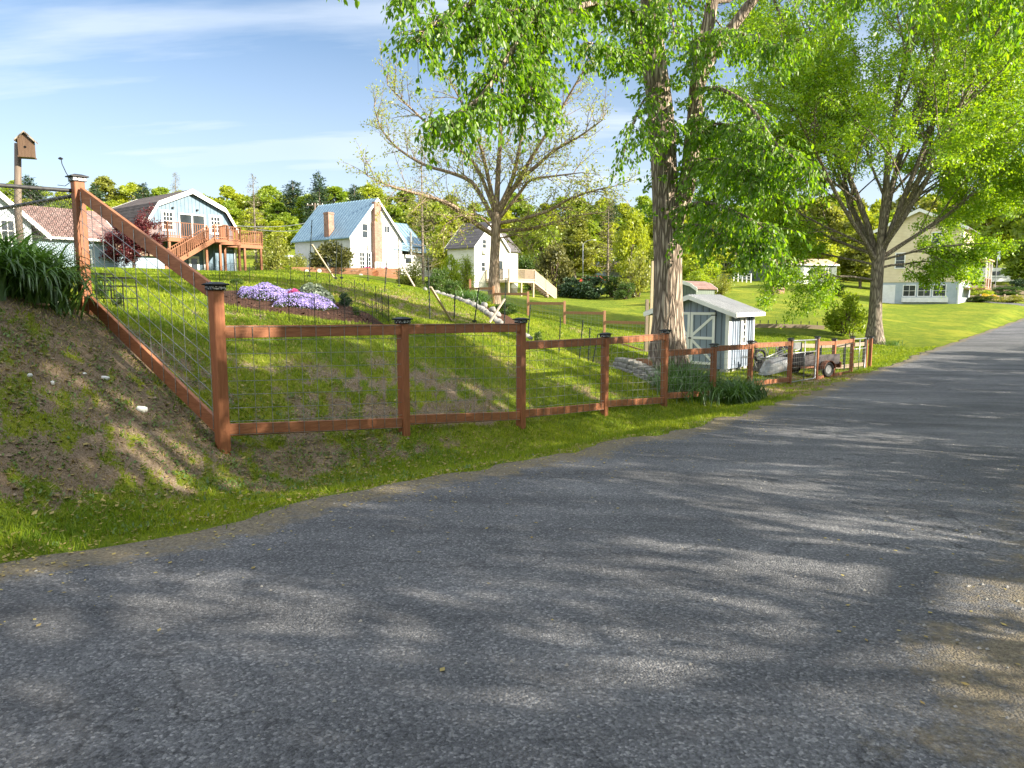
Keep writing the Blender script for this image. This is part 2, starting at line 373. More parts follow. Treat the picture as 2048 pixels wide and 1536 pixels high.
M['twig'] = surf('twig_bark', (.10, .075, .05), (.17, .13, .09), 8, .9, .2)
M['leaf_elm'] = leafm('elm_leaf', (.05, .155, .006), (.20, .34, .018), .58, (1.7, 1.6, .45), .035)
M['leaf_maple'] = leafm('maple_leaf', (.13, .28, .010), (.30, .41, .018), .5, (1.5, 1.45, .5))
M['leaf_walnut'] = leafm('young_walnut_leaf', (.24, .29, .05), (.36, .38, .08), .5)
M['leaf_wood'] = leafm('wood_leaf', (.13, .23, .02), (.30, .36, .032), .45)
M['leaf_wood2'] = leafm('wood_leaf_yellow', (.22, .29, .022), (.40, .43, .035), .45)
M['leaf_wood3'] = leafm('wood_leaf_olive', (.17, .20, .035), (.30, .31, .055), .45)
M['needle'] = leafm('pine_needle', (.022, .052, .026), (.06, .105, .045), .15)
M['needle_olive'] = leafm('cedar_needle', (.075, .085, .022), (.17, .165, .045), .2)
M['needle_brown'] = leafm('larch_twig', (.15, .12, .06), (.2, .19, .08), .2)
M['leaf_shrub'] = leafm('shrub_leaf', (.04, .085, .018), (.10, .165, .03), .35)
M['leaf_lime'] = leafm('lime_shrub_leaf', (.20, .30, .016), (.38, .44, .03), .45)
M['leaf_red'] = leafm('red_maple_leaf', (.06, .012, .016), (.16, .028, .032), .35, (1.4, .7, .7))
M['leaf_lily'] = leafm('lily_leaf', (.045, .115, .02), (.10, .20, .03), .35, gloss=.08)
M['leaf_grey'] = leafm('silver_leaf', (.20, .25, .19), (.32, .37, .29), .2)
M['phlox'] = leafm('phlox_flower', (.30, .22, .62), (.56, .48, .83), .3, (1.1, 1.1, 1.1))
M['pinkpetal'] = leafm('pink_flower', (.55, .04, .22), (.7, .12, .32), .3, (1.1, 1.1, 1.1))
M['yellowpetal'] = leafm('yellow_flower', (.6, .42, .03), (.75, .55, .05), .3, (1.1, 1.1, 1.1))
M['grass'] = leafm('grass_blade', (.07, .145, .012), (.29, .34, .024), .38, gloss=.012)
M['litter'] = leafm('dry_litter', (.20, .14, .05), (.42, .36, .12), .2, (1.1, 1.0, .8))
M['weed'] = leafm('weed_leaf', (.06, .12, .02), (.13, .20, .035), .35)

def ground_mat():
    m, nt, N, L, out = _mat('lawn_and_soil'); p = N('ShaderNodeBsdfPrincipled'); L(p.outputs[0], out.inputs[0])
    vec = _coord(N, L, 'Object', 1)
    big = _noise(N, L, vec, .35, 5, .6); mid = _noise(N, L, vec, 2.6, 6, .65); fine = _noise(N, L, vec, 38, 5, .7); fine2 = _noise(N, L, vec, 150, 3, .6)
    g = _ramp(N, L, mid, [(.28, (.075, .12, .014)), (.5, (.15, .195, .014)), (.72, (.25, .28, .022))])
    g = _mixc(N, L, _ramp(N, L, fine, [(.3, .6), (.62, 0.)]), g, (.06, .105, .012))
    g = _mixc(N, L, _ramp(N, L, big, [(.48, 0.), (.66, .6)]), g, (.30, .29, .03))
    s = _ramp(N, L, fine, [(.25, (.12, .085, .055)), (.5, (.235, .175, .12)), (.8, (.40, .33, .24))])
    s = _mixc(N, L, _ramp(N, L, mid, [(.42, 0.), (.62, .6)]), s, (.175, .125, .08))
    a = N('ShaderNodeAttribute'); a.attribute_name = 'dirt'
    f = _math(N, L, 'ADD', a.outputs['Fac'], _math(N, L, 'MULTIPLY', _math(N, L, 'SUBTRACT', fine, .5), 1.7))
    g = _mixc(N, L, _ramp(N, L, _noise(N, L, vec, .9, 6, .7), [(.36, .5), (.5, 0.)]), g, (.075, .125, .012))
    col = _mixc(N, L, _ramp(N, L, f, [(.40, 0.), (.62, 1.)]), g, s)
    mu = N('ShaderNodeAttribute'); mu.attribute_name = 'mulch'
    mc = _ramp(N, L, fine, [(.3, (.028, .014, .010)), (.55, (.085, .045, .03)), (.75, (.19, .11, .075))])
    mf = _math(N, L, 'ADD', mu.outputs['Fac'], _math(N, L, 'MULTIPLY', _math(N, L, 'SUBTRACT', mid, .5), .5))
    col = _mixc(N, L, _ramp(N, L, mf, [(.45, 0.), (.55, 1.)]), col, mc)
    L(col, p.inputs['Base Color']); p.inputs['Roughness'].default_value = .95; p.inputs['Specular IOR Level'].default_value = .1
    b = _bump(N, L, fine2, .5, .02, _bump(N, L, fine, .8, .05, _bump(N, L, mid, .5, .12)))
    L(b, p.inputs['Normal']); return m
def asphalt_mat():
    m, nt, N, L, out = _mat('worn_asphalt'); p = N('ShaderNodeBsdfPrincipled'); L(p.outputs[0], out.inputs[0])
    vec = _coord(N, L, 'Object', 1)
    v = N('ShaderNodeTexVoronoi'); v.inputs['Scale'].default_value = 85; L(vec, v.inputs['Vector'])
    v2 = N('ShaderNodeTexVoronoi'); v2.inputs['Scale'].default_value = 190; L(vec, v2.inputs['Vector'])
    n = _noise(N, L, vec, 60, 5, .7); big = _noise(N, L, vec, .45, 6, .65)
    mp = N('ShaderNodeMapping'); tc = N('ShaderNodeTexCoord'); L(tc.outputs['Object'], mp.inputs[0]); mp.inputs['Rotation'].default_value = (0, 0, -ROT); mp.inputs['Scale'].default_value = (.10, 1.3, 1)
    trk = _noise(N, L, mp.outputs[0], 1.2, 4, .6)
    sp = N('ShaderNodeSeparateColor'); L(v.outputs['Color'], sp.inputs[0])
    st = _ramp(N, L, sp.outputs[0], [(.1, (.042, .044, .05)), (.55, (.098, .101, .108)), (.85, (.18, .184, .19)), (.97, (.36, .36, .36))])
    c = _mixc(N, L, .55, st, _ramp(N, L, n, [(.32, (.045, .047, .051)), (.68, (.20, .203, .212))]))
    c = _mixc(N, L, .55, c, _ramp(N, L, big, [(.36, (.26, .265, .28)), (.64, (.70, .69, .68))]), 'OVERLAY')
    c = _mixc(N, L, .45, c, _ramp(N, L, trk, [(.36, (.22, .225, .24)), (.62, (.74, .73, .72))]), 'OVERLAY')
    ck = N('ShaderNodeTexVoronoi'); ck.feature = 'DISTANCE_TO_EDGE'; ck.inputs['Scale'].default_value = .55
    dv = N('ShaderNodeVectorMath'); dv.operation = 'ADD'; m2 = N('ShaderNodeMapping'); L(tc.outputs['Object'], m2.inputs[0]); m2.inputs['Rotation'].default_value = (0, 0, -ROT); m2.inputs['Scale'].default_value = (.3, 1.0, 1); L(m2.outputs[0], dv.inputs[0]); dn = N('ShaderNodeTexNoise'); dn.inputs['Scale'].default_value = 2.2; dn.inputs['Detail'].default_value = 6; L(vec, dn.inputs['Vector'])
    ds = N('ShaderNodeVectorMath'); ds.operation = 'SCALE'; ds.inputs['Scale'].default_value = .9; L(dn.outputs['Color'], ds.inputs[0]); L(ds.outputs[0], dv.inputs[1]); L(dv.outputs[0], ck.inputs['Vector'])
    cr = _math(N, L, 'MULTIPLY', _ramp(N, L, ck.outputs['Distance'], [(.0, 1.), (.009, 0.)]), _ramp(N, L, big, [(.38, .05), (.54, .65)]))
    c = _mixc(N, L, cr, c, (.02, .02, .022))
    e = N('ShaderNodeAttribute'); e.attribute_name = 'edge'
    ef = _ramp(N, L, _math(N, L, 'ADD', e.outputs['Fac'], _math(N, L, 'MULTIPLY', _math(N, L, 'SUBTRACT', _noise(N, L, vec, 5, 6, .7), .5), 1.4)), [(.55, 0.), (.85, .85)])
    c = _mixc(N, L, ef, c, _ramp(N, L, _noise(N, L, vec, 45, 4), [(.3, (.10, .08, .055)), (.6, (.21, .175, .115)), (.75, (.32, .275, .165))]))
    L(c, p.inputs['Base Color']); p.inputs['Roughness'].default_value = .88; p.inputs['Specular IOR Level'].default_value = .25
    h = _math(N, L, 'ADD', _math(N, L, 'MULTIPLY', v.outputs['Distance'], -1.2), n)
    L(_bump(N, L, h, .9, .012, _bump(N, L, v2.outputs['Distance'], .3, -.005)), p.inputs['Normal']); return m
M['ground'] = ground_mat(); M['asphalt'] = asphalt_mat()

# ---------------------------------------------------------------- sky and sun
SUN_H = Vector((.944, -.33, 0)).normalized(); SUN_EL = rad(23)
def sky():
    w = bpy.data.worlds.new('World'); SC.world = w; w.use_nodes = True; nt = w.node_tree; nt.nodes.clear(); N = nt.nodes.new; L = nt.links.new
    out = N('ShaderNodeOutputWorld'); bg = N('ShaderNodeBackground'); L(bg.outputs[0], out.inputs[0])
    st = N('ShaderNodeTexSky'); st.sky_type = 'NISHITA'; st.sun_disc = False; st.sun_elevation = SUN_EL
    st.sun_rotation = math.atan2(SUN_H.x, SUN_H.y); st.air_density = 1.0; st.dust_density = .2; st.ozone_density = 3.0
    tc = N('ShaderNodeTexCoord'); sp = N('ShaderNodeSeparateXYZ'); L(tc.outputs['Generated'], sp.inputs[0])
    z = _math(N, L, 'ADD', _math(N, L, 'MAXIMUM', sp.outputs['Z'], 0.0), .16)
    cb = N('ShaderNodeCombineXYZ'); L(_math(N, L, 'DIVIDE', sp.outputs['X'], z), cb.inputs[0]); L(_math(N, L, 'DIVIDE', sp.outputs['Y'], z), cb.inputs[1])
    mp = N('ShaderNodeMapping'); L(cb.outputs[0], mp.inputs[0]); mp.inputs['Scale'].default_value = (.42, 1.9, 1); mp.inputs['Rotation'].default_value = (0, 0, .16); mp.inputs['Location'].default_value = (.7, .35, 0)
    n1 = _noise(N, L, mp.outputs[0], 1.25, 7, .55); n2 = _noise(N, L, cb.outputs[0], .5, 3)
    cl = _math(N, L, 'MULTIPLY', _ramp(N, L, n1, [(.39, 0.), (.60, 1.)]), _ramp(N, L, n2, [(.3, .35), (.6, .95)]))
    hz = _ramp(N, L, sp.outputs['Z'], [(0., .88), (.12, .55), (.34, .10), (.42, .04)])
    cl = _math(N, L, 'MAXIMUM', _math(N, L, 'MULTIPLY', cl, .8), hz)
    hs = N('ShaderNodeHueSaturation'); hs.inputs['Saturation'].default_value = 1.12; hs.inputs['Value'].default_value = 1.12; L(st.outputs[0], hs.inputs['Color'])
    col = _mixc(N, L, cl, hs.outputs[0], CLOUD)
    # bright broken cloud, unseen, added overhead and behind the camera as fill light
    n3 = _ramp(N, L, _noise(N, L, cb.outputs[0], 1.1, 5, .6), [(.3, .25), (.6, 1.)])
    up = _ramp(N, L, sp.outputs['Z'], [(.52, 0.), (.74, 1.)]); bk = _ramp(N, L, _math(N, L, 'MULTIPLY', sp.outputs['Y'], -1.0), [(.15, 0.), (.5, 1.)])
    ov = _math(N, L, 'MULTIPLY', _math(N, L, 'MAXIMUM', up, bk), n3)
    col = _mixc(N, L, ov, col, FILL_CLOUD)
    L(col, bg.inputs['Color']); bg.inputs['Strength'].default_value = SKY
    s = bpy.data.lights.new('sun', 'SUN'); so = bpy.data.objects.new('sun', s); COL.objects.link(so)
    s.energy = SUN_E; s.angle = rad(.55); s.color = (1, .90, .74)
    d = Vector((SUN_H.x * math.cos(SUN_EL), SUN_H.y * math.cos(SUN_EL), math.sin(SUN_EL)))
    so.rotation_euler = d.to_track_quat('Z', 'Y').to_euler(); so.location = d * 60
SKY, SUN_E, CLOUD, FILL_CLOUD = .05, 5.0, (6.6, 7.2, 8.0), (13.0, 13.6, 14.6)
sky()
SC.view_settings.view_transform = 'Standard'; SC.view_settings.look = 'None'; SC.view_settings.gamma = 1; SC.view_settings.exposure = 1.7
SC.render.engine = 'CYCLES'; SC.cycles.use_denoising = True; SC.cycles.max_bounces = 7; SC.cycles.diffuse_bounces = 3; SC.cycles.transmission_bounces = 4; SC.cycles.transparent_max_bounces = 4
SC.cycles.caustics_reflective = False; SC.cycles.caustics_refractive = False
# ---------------------------------------------------------------- ground sheet, road, grass
BED = [at(u, v, Y) for u, v, Y in ((430, 588, 14.8), (520, 575, 16.8), (600, 578, 16.8), (680, 592, 15.6), (745, 622, 13.9), (775, 642, 12.9), (735, 634, 13.0), (660, 634, 12.8), (600, 624, 13.0), (520, 618, 13.1), (440, 612, 13.2))]
BED = np.array([(p.x, p.y) for p in BED])
def seg_dist(x, y, poly, closed=True):
    d = np.full(np.shape(x), 1e9); n = len(poly)
    for i in range(n if closed else n - 1):
        ax, ay = poly[i]; bx, by = poly[(i + 1) % n]; ux, uy = bx - ax, by - ay
        t = np.clip(((x - ax) * ux + (y - ay) * uy) / (ux * ux + uy * uy + 1e-9), 0, 1)
        d = np.minimum(d, np.hypot(x - ax - t * ux, y - ay - t * uy))
    return d
def inside(x, y, poly):
    r = np.zeros(np.shape(x), bool); n = len(poly)
    for i in range(n):
        ax, ay = poly[i]; bx, by = poly[(i + 1) % n]
        c = ((ay > y) != (by > y)) & (x < (bx - ax) * (y - ay) / ((by - ay) + 1e-12) + ax); r ^= c
    return r
STONE_LINE = np.array([(at(u, v, Y).x, Y) for u, v, Y in ((868, 575, 30.5), (900, 590, 28.6), (929, 604, 27), (955, 616, 25), (975, 628, 23.5), (1000, 643, 22), (1030, 660, 20.6), (1062, 678, 19.4))])
def mulch_of(x, y):
    sd = np.where(inside(x, y, BED), 1, -1) * seg_dist(x, y, BED)
    m = sstep(-.25, .25, sd + .0)
    # strip planted behind the border stones
    ds = seg_dist(x, y, STONE_LINE, False); i = STONE_LINE
    dx, dy = i[-1] - i[0]; side = (x - i[0][0]) * dy - (y - i[0][1]) * dx
    m = np.maximum(m, np.where(side < 0, 1 - sstep(1.1, 1.7, ds), 1 - sstep(.1, .3, ds)) * 1.0)
    tr = at(1335, 735, 18); d = np.hypot(x - tr.x, y - tr.y); m = np.maximum(m, 1 - sstep(1.2, 1.7, d))
    return m
def dirt_of(x, y):
    """how bare the soil is, 0..1: the worn bank outside the fence, thin turf inside it, trodden ground by the gate"""
    t, n = to_tn(x, y)
    a = fbm(x * 1.7, y * 1.7, 3, 4); b = fbm(x * .55, y * .55, 9, 3)
    bank = sstep(5.55, 6.2, n) * (1 - sstep(2.9, 5.2, t)) * (1 - sstep(8.8, 9.6, n)) * sstep(-9, -7, t)
    base = (1 - sstep(.05, .5, np.abs(n - 6.45))) * (1 - sstep(5, 9, t)) * sstep(1.5, 3, t) * .75
    yard = sstep(6.6, 6.9, n) * (1 - sstep(7.4, 10.5, n)) * sstep(2, 4, t) * (1 - sstep(8, 11, t)) * .55
    gate = (1 - sstep(.9, 2.0, np.abs(n - 6.1))) * sstep(17, 19, t) * (1 - sstep(24, 29, t)) * .95
    slope = (1 - sstep(1.5, 4.5, np.hypot(x + 3.5, (y - 19) * .6))) * .45
    lily = (1 - sstep(.6, 1.4, np.abs(n - 6.2))) * sstep(16.5, 17.5, t) * (1 - sstep(20, 22, t)) * .7
    c = fbm(x * 5.5, y * 5.5, 14, 3); d = fbm(x * 14, y * 14, 19, 2); k = a * .24 + b * .12 + c * .38 + d * .26
    patch = sstep(.56, .70, fbm(x * .8 + 3, y * .8, 44, 4)) * sstep(6.7, 7.2, n) * (1 - sstep(24, 40, np.hypot(x, y))) * .42
    r = np.maximum.reduce([bank, base, yard, gate, slope, lily, patch])
    return np.clip(r * (.12 + 1.5 * sstep(.40, .60, k)) + bank * .22, 0, 1)
def build_ground():
    th = np.concatenate([np.linspace(-46, 46, 400), np.linspace(46, 314, 100)[1:-1]]); th = np.radians(th)
    r = np.concatenate([[.01, .3], .6 * 1.0205 ** np.arange(0, 372)]); r = r[r < 1100]
    R_, T = np.meshgrid(r, th, indexing='ij'); x = R_ * np.sin(T); y = R_ * np.cos(T)
    z = ground(x, y); t, n = to_tn(x, y)
    inr = sstep(.1, .5, road_l(t) - n) * sstep(.1, .5, n - road_r(t)) * sstep(-50, -40, t) * (1 - sstep(195, 205, t))
    tex = (fbm(x * 2.2, y * 2.2, 5, 3) - .5) * .05 * (1 - sstep(20, 60, R_))
    z = z + tex * (1 - inr) - .07 * inr - .004
    nr, nt = x.shape; idx = np.arange(nr * nt).reshape(nr, nt)
    a = idx[:-1, :]; b = np.roll(idx, -1, 1)[:-1, :]; c = np.roll(idx, -1, 1)[1:, :]; d = idx[1:, :]
    f = np.stack([a, d, c, b], -1).reshape(-1, 4)
    V = np.stack([x, y, z], -1).reshape(-1, 3)
    o = np_mesh('ground', V, f, M['ground'], {'dirt': dirt_of(x, y).ravel(), 'mulch': mulch_of(x, y).ravel()}, smooth=True)
    tag(o, 'lawn, grassy bank and bare soil of the sloping yards', 'ground', kind='structure')
build_ground()
def build_road():
    t = np.concatenate([np.arange(-40, 40, .2), np.arange(40, 200, 1.0)]); k = np.linspace(0, 1, 41)
    k = np.concatenate([[0, .004, .012], k[1:-1], [.988, .996, 1]])
    T, K = np.meshgrid(t, k, indexing='ij')
    l = road_l(T) + (fbm(T * 1.9, T * 0 + 4, 2, 5) - .5) * .5; r = road_r(T) - (fbm(T * 1.1, T * 0 + 9, 6, 4) - .5) * .5
    n = r + (l - r) * K; x = D.x * T + NL.x * n; y = D.y * T + NL.y * n
    z = ground(x, y) + .012 + .03 * np.minimum(1, np.minimum(n - r, l - n) / .5) * 0
    ed = np.minimum(K, 1 - K); z = z - .09 * (1 - np.clip(ed / .012, 0, 1))
    wl = l - n; wr = n - r
    edge = np.maximum(1 - sstep(.1, .95, wl), .95 - .95 * sstep(.2, 1.9, wr))
    nt, nk = T.shape; i = np.arange(nt * nk).reshape(nt, nk)
    f = np.stack([i[:-1, :-1], i[1:, :-1], i[1:, 1:], i[:-1, 1:]], -1).reshape(-1, 4)[:, ::-1]
    o = np_mesh('road', np.stack([x, y, z], -1).reshape(-1, 3), f, M['asphalt'], {'edge': edge.ravel()}, smooth=True)
    tag(o, 'worn asphalt lane running along the fence and up to the far right', 'road', kind='structure')
build_road()
def build_drive():
    """driveway from the lane to the yellow house"""
    p0 = at(2030, 612, 78); V = []; n = 14
    c0 = tn(92, 3.2); c1 = tn(97, 11)
    for i in range(n + 1):
        for j in range(7):
            p = c0.lerp(c1, i / n) + D * ((j / 6 - .5) * 4.5); V.append((p.x, p.y, gz(p.x, p.y) + .05 - (.1 if j in (0, 6) else 0)))
    i = np.arange((n + 1) * 7).reshape(n + 1, 7)
    f = np.stack([i[:-1, :-1], i[1:, :-1], i[1:, 1:], i[:-1, 1:]], -1).reshape(-1, 4)[:, ::-1]
    o = np_mesh('driveway', V, f, M['asphalt'], {'edge': np.full(len(V), .3)}, smooth=True)
    tag(o, 'short grey driveway beside the yellow house', 'driveway', kind='structure')
build_drive()

def blades(name, x, y, h, w, m, label, cat, lean=.5, tint=None, bend=True):
    n = len(x); z = ground(x, y) - .005 + (fbm(x * 2.2, y * 2.2, 5, 3) - .5) * .05 * (1 - sstep(20, 60, np.hypot(x, y)))
    a = rng.uniform(0, 2 * np.pi, n); la = rng.uniform(0, 2 * np.pi, n); ll = h * rng.uniform(0, lean, n) * 1.4
    dx = np.cos(a) * w / 2; dy = np.sin(a) * w / 2; V = np.empty((n, 3, 3))
    V[:, 0] = np.stack([x - dx, y - dy, z - .006], 1); V[:, 1] = np.stack([x + dx, y + dy, z - .006], 1)
    V[:, 2] = np.stack([x + np.cos(la) * ll, y + np.sin(la) * ll, z + h], 1)
    if tint is None: tint = rng.random(n)
    o = np_mesh(name, V.reshape(-1, 3), np.arange(n * 3).reshape(n, 3), m, {'tint': np.repeat(tint, 3)})
    tag(o, label, cat, kind='stuff')
def build_grass():
    N = 620000
    q = rng.random(N); r = (3.6 ** .5 + q * (46 ** .5 - 3.6 ** .5)) ** 2
    th = np.radians(rng.uniform(-38, 38, N)); x = r * np.sin(th); y = r * np.cos(th)
    t, n = to_tn(x, y); l = road_l(t) + (fbm(t * 1.9, t * 0 + 4, 2, 5) - .5) * .5
    off = n - l - (rng.random(N) ** 3) * -.18
    dm = dirt_of(x, y); mu = mulch_of(x, y)
    thin = fbm(x * 3.1, y * 3.1, 21, 3)
    keep = (off > 0) & (rng.random(N) > dm * 1.5) & (mu < .45) & (rng.random(N) < .35 + thin) & ((rng.random(N) < .3 + .7 * sstep(0, .35, n - l)))
    x, y, r, n, t, l = (q[keep] for q in (x, y, r, n, t, l))
    s = np.maximum(1, r / 6.5) ** .75; verge = 1 + .3 * (1 - sstep(0, 1.1, n - l)) * (r < 20)
    h = rng.uniform(.024, .06, len(x)) * s ** .35 * verge; w = rng.uniform(.007, .014, len(x)) * s
    tint = np.clip(fbm(x * 1.3, y * 1.3, 31, 4) * 1.5 - .3 + rng.normal(0, .28, len(x)), 0, 1)
    blades('grass', x, y, h, w, M['grass'], 'short mown green grass over the verge and yard', 'grass', .8, tint)
build_grass()
def build_dry():
    N = 300000; q = rng.random(N); r = (3.6 ** .5 + q * (30 ** .5 - 3.6 ** .5)) ** 2; th = np.radians(rng.uniform(-38, 38, N)); x = r * np.sin(th); y = r * np.cos(th)
    t, n = to_tn(x, y); keep = (n > road_l(t) + .1) & (rng.random(N) < .22 + 1.6 * dirt_of(x, y)) & (mulch_of(x, y) < .3) & (rng.random(N) < 1.5 * fbm(x * 2.6, y * 2.6, 51, 3) ** 1.5)
    x, y, r = x[keep], y[keep], r[keep]; s = np.maximum(1, r / 6.5) ** .75
    blades('dry_grass', x, y, rng.uniform(.015, .045, len(x)) * s ** .35, rng.uniform(.006, .012, len(x)) * s, M['litter'], 'straw coloured dead grass thinly mixed through the lawn and bank', 'dry grass', 1.6)
build_dry()
def scatter_leaves(name, x, y, size, m, label, cat, tint, lift=.012, up=.35):
    n = len(x); z = ground(x, y) + lift + rng.uniform(0, .008, n); a = rng.uniform(0, 2 * np.pi, n)
    c, s = np.cos(a), np.sin(a); ti = rng.normal(0, up, n); V = np.empty((n, 4, 3)); w = size * rng.uniform(.22, .4, n)
    for k, (p, q, e) in enumerate(((-.5, 0, 0), (0, 1, .3), (.5, 0, .6), (0, -1, .1))):
        V[:, k] = np.stack([x + c * size * p - s * w * q, y + s * size * p + c * w * q, z + np.abs(ti) * size * e], 1)
    f = np.arange(n * 4).reshape(n, 4); f = f[:, ::-1]
    o = np_mesh(name, V.reshape(-1, 3), f, m, {'tint': np.repeat(tint, 4)}); tag(o, label, cat, kind='stuff')
def build_litter():
    n = 6500; t = rng.uniform(.5, 28, n); d = rng.exponential(.36, n); nn = road_l(t) - d + .12; keep = rng.random(n) < fbm(t * 1.5, t * 0, 8, 3) * 1.5
    p = [tn(a, b) for a, b in zip(t[keep], nn[keep])]; x = np.array([q.x for q in p]); y = np.array([q.y for q in p])
    x2 = rng.uniform(1.6, 6, 420); y2 = rng.uniform(2.4, 9, 420); tt, n2 = to_tn(x2, y2); k = (n2 < .9 + .5 * rng.random(420)) & (n2 > -.4)
    x3 = rng.uniform(-5, 9, 60); y3 = rng.uniform(2.5, 14, 60); tt, n3 = to_tn(x3, y3); k3 = (n3 < 4.4) & (n3 > 0)
    x = np.concatenate([x, x2[k], x3[k3]]); y = np.concatenate([y, y2[k], y3[k3]])
    scatter_leaves('leaf_litter', x, y, rng.uniform(.012, .036, len(x)), M['litter'], 'dry yellow seeds and small leaves littering the road edges', 'leaf litter', rng.random(len(x)), .016, .2)
    n = 16000; x = rng.uniform(-6.5, 1.5, n); y = rng.uniform(4.2, 9, n); t, nn = to_tn(x, y)
    k = (nn > road_l(t) + .1) & (nn < 9) & (t < 7) & (rng.random(n) < 1.3 * fbm(x * 2.4, y * 2.4, 12, 3) ** 1.6 * (.35 + dirt_of(x, y)))
    x, y = x[k], y[k]; reps = 5
    x = np.repeat(x, reps) + rng.normal(0, .035, len(x) * reps); y = np.repeat(y, reps) + rng.normal(0, .035, len(y) * reps)
    scatter_leaves('ground_cover', x, y, rng.uniform(.014, .036, len(x)), M['weed'], 'low clover and creeping weeds patching the bare bank', 'weeds', rng.random(len(x)), .01, .9)
    n = 7000; x = rng.uniform(-6.5, 3, n); y = rng.uniform(4.2, 10, n); t, nn = to_tn(x, y); k = (nn > road_l(t) + .1) & (nn < 9)
    scatter_leaves('dead_leaves', x[k], y[k], rng.uniform(.02, .06, k.sum()), M['litter'], 'dead brown leaves and thatch on the bank', 'dead leaves', rng.random(k.sum()) * .5, .012, .3)
    n = 1500; t = rng.uniform(-2, 12, n); nn = rng.uniform(-.4, 4.8, n); k = rng.random(n) < .25 + .75 * ((nn < .7) | (nn > road_l(t) - .5)); mb = MB()
    for a, b, s in zip(t[k], nn[k], rng.uniform(.004, .011, k.sum())):
        p = tn(a, b); z = gz(p.x, p.y) + .014
        mb.add([(p.x - s, p.y - s, z), (p.x + s, p.y - s * .7, z), (p.x + s * .6, p.y + s, z), (p.x - s * .8, p.y + s * .8, z), (p.x + s * .1, p.y, z + s * 1.1)], [(0, 1, 4), (1, 2, 4), (2, 3, 4), (3, 0, 4)])
    tag(mb.build('gravel', M['stone']), 'loose grit and pebbles on the asphalt', 'gravel', kind='stuff')
    n = 2600; x = rng.uniform(-6.5, 1.5, n); y = rng.uniform(4.2, 9, n); t, nn = to_tn(x, y); k = (nn > road_l(t) + .3) & (nn < 9) & (rng.random(n) < .1 + dirt_of(x, y)); mb = MB()
    zz = ground(x, y) + (fbm(x * 2.2, y * 2.2, 5, 3) - .5) * .05
    for a, b, z, s in zip(x[k], y[k], zz[k], rng.uniform(.006, .026, k.sum()) * rng.random(k.sum()) ** .6):
        w = rng.uniform(.6, 1.2, 4) * s; mb.add([(a - w[0], b - w[1], z - .004), (a + w[1], b - w[2], z - .004), (a + w[2], b + w[3], z - .004), (a - w[3], b + w[0], z - .004), (a + .2 * s, b - .1 * s, z + s * .75)], [(0, 1, 4), (1, 2, 4), (2, 3, 4), (3, 0, 4)])
    tag(mb.build('soil_clods', M['clod']), 'crumbs and clods of dry brown soil on the worn bank', 'soil', kind='stuff')
    b = at(600, 610, 14); n = 2600; x = rng.uniform(b.x - 4, b.x + 4, n); y = rng.uniform(12, 18, n); k = mulch_of(x, y) > .5
    scatter_leaves('mulch', x[k], y[k], rng.uniform(.03, .09, k.sum()), M['mulchchip'], 'dark shredded bark mulch over the flower bed', 'mulch', rng.random(k.sum()), .01, .5)
M['clod'] = surf('soil_clod', (.14, .10, .068), (.30, .235, .165), 25, .95, .3)
M['mulchchip'] = leafm('bark_chip', (.03, .014, .01), (.14, .075, .05), .02, (1, 1, 1), .02)
build_litter()
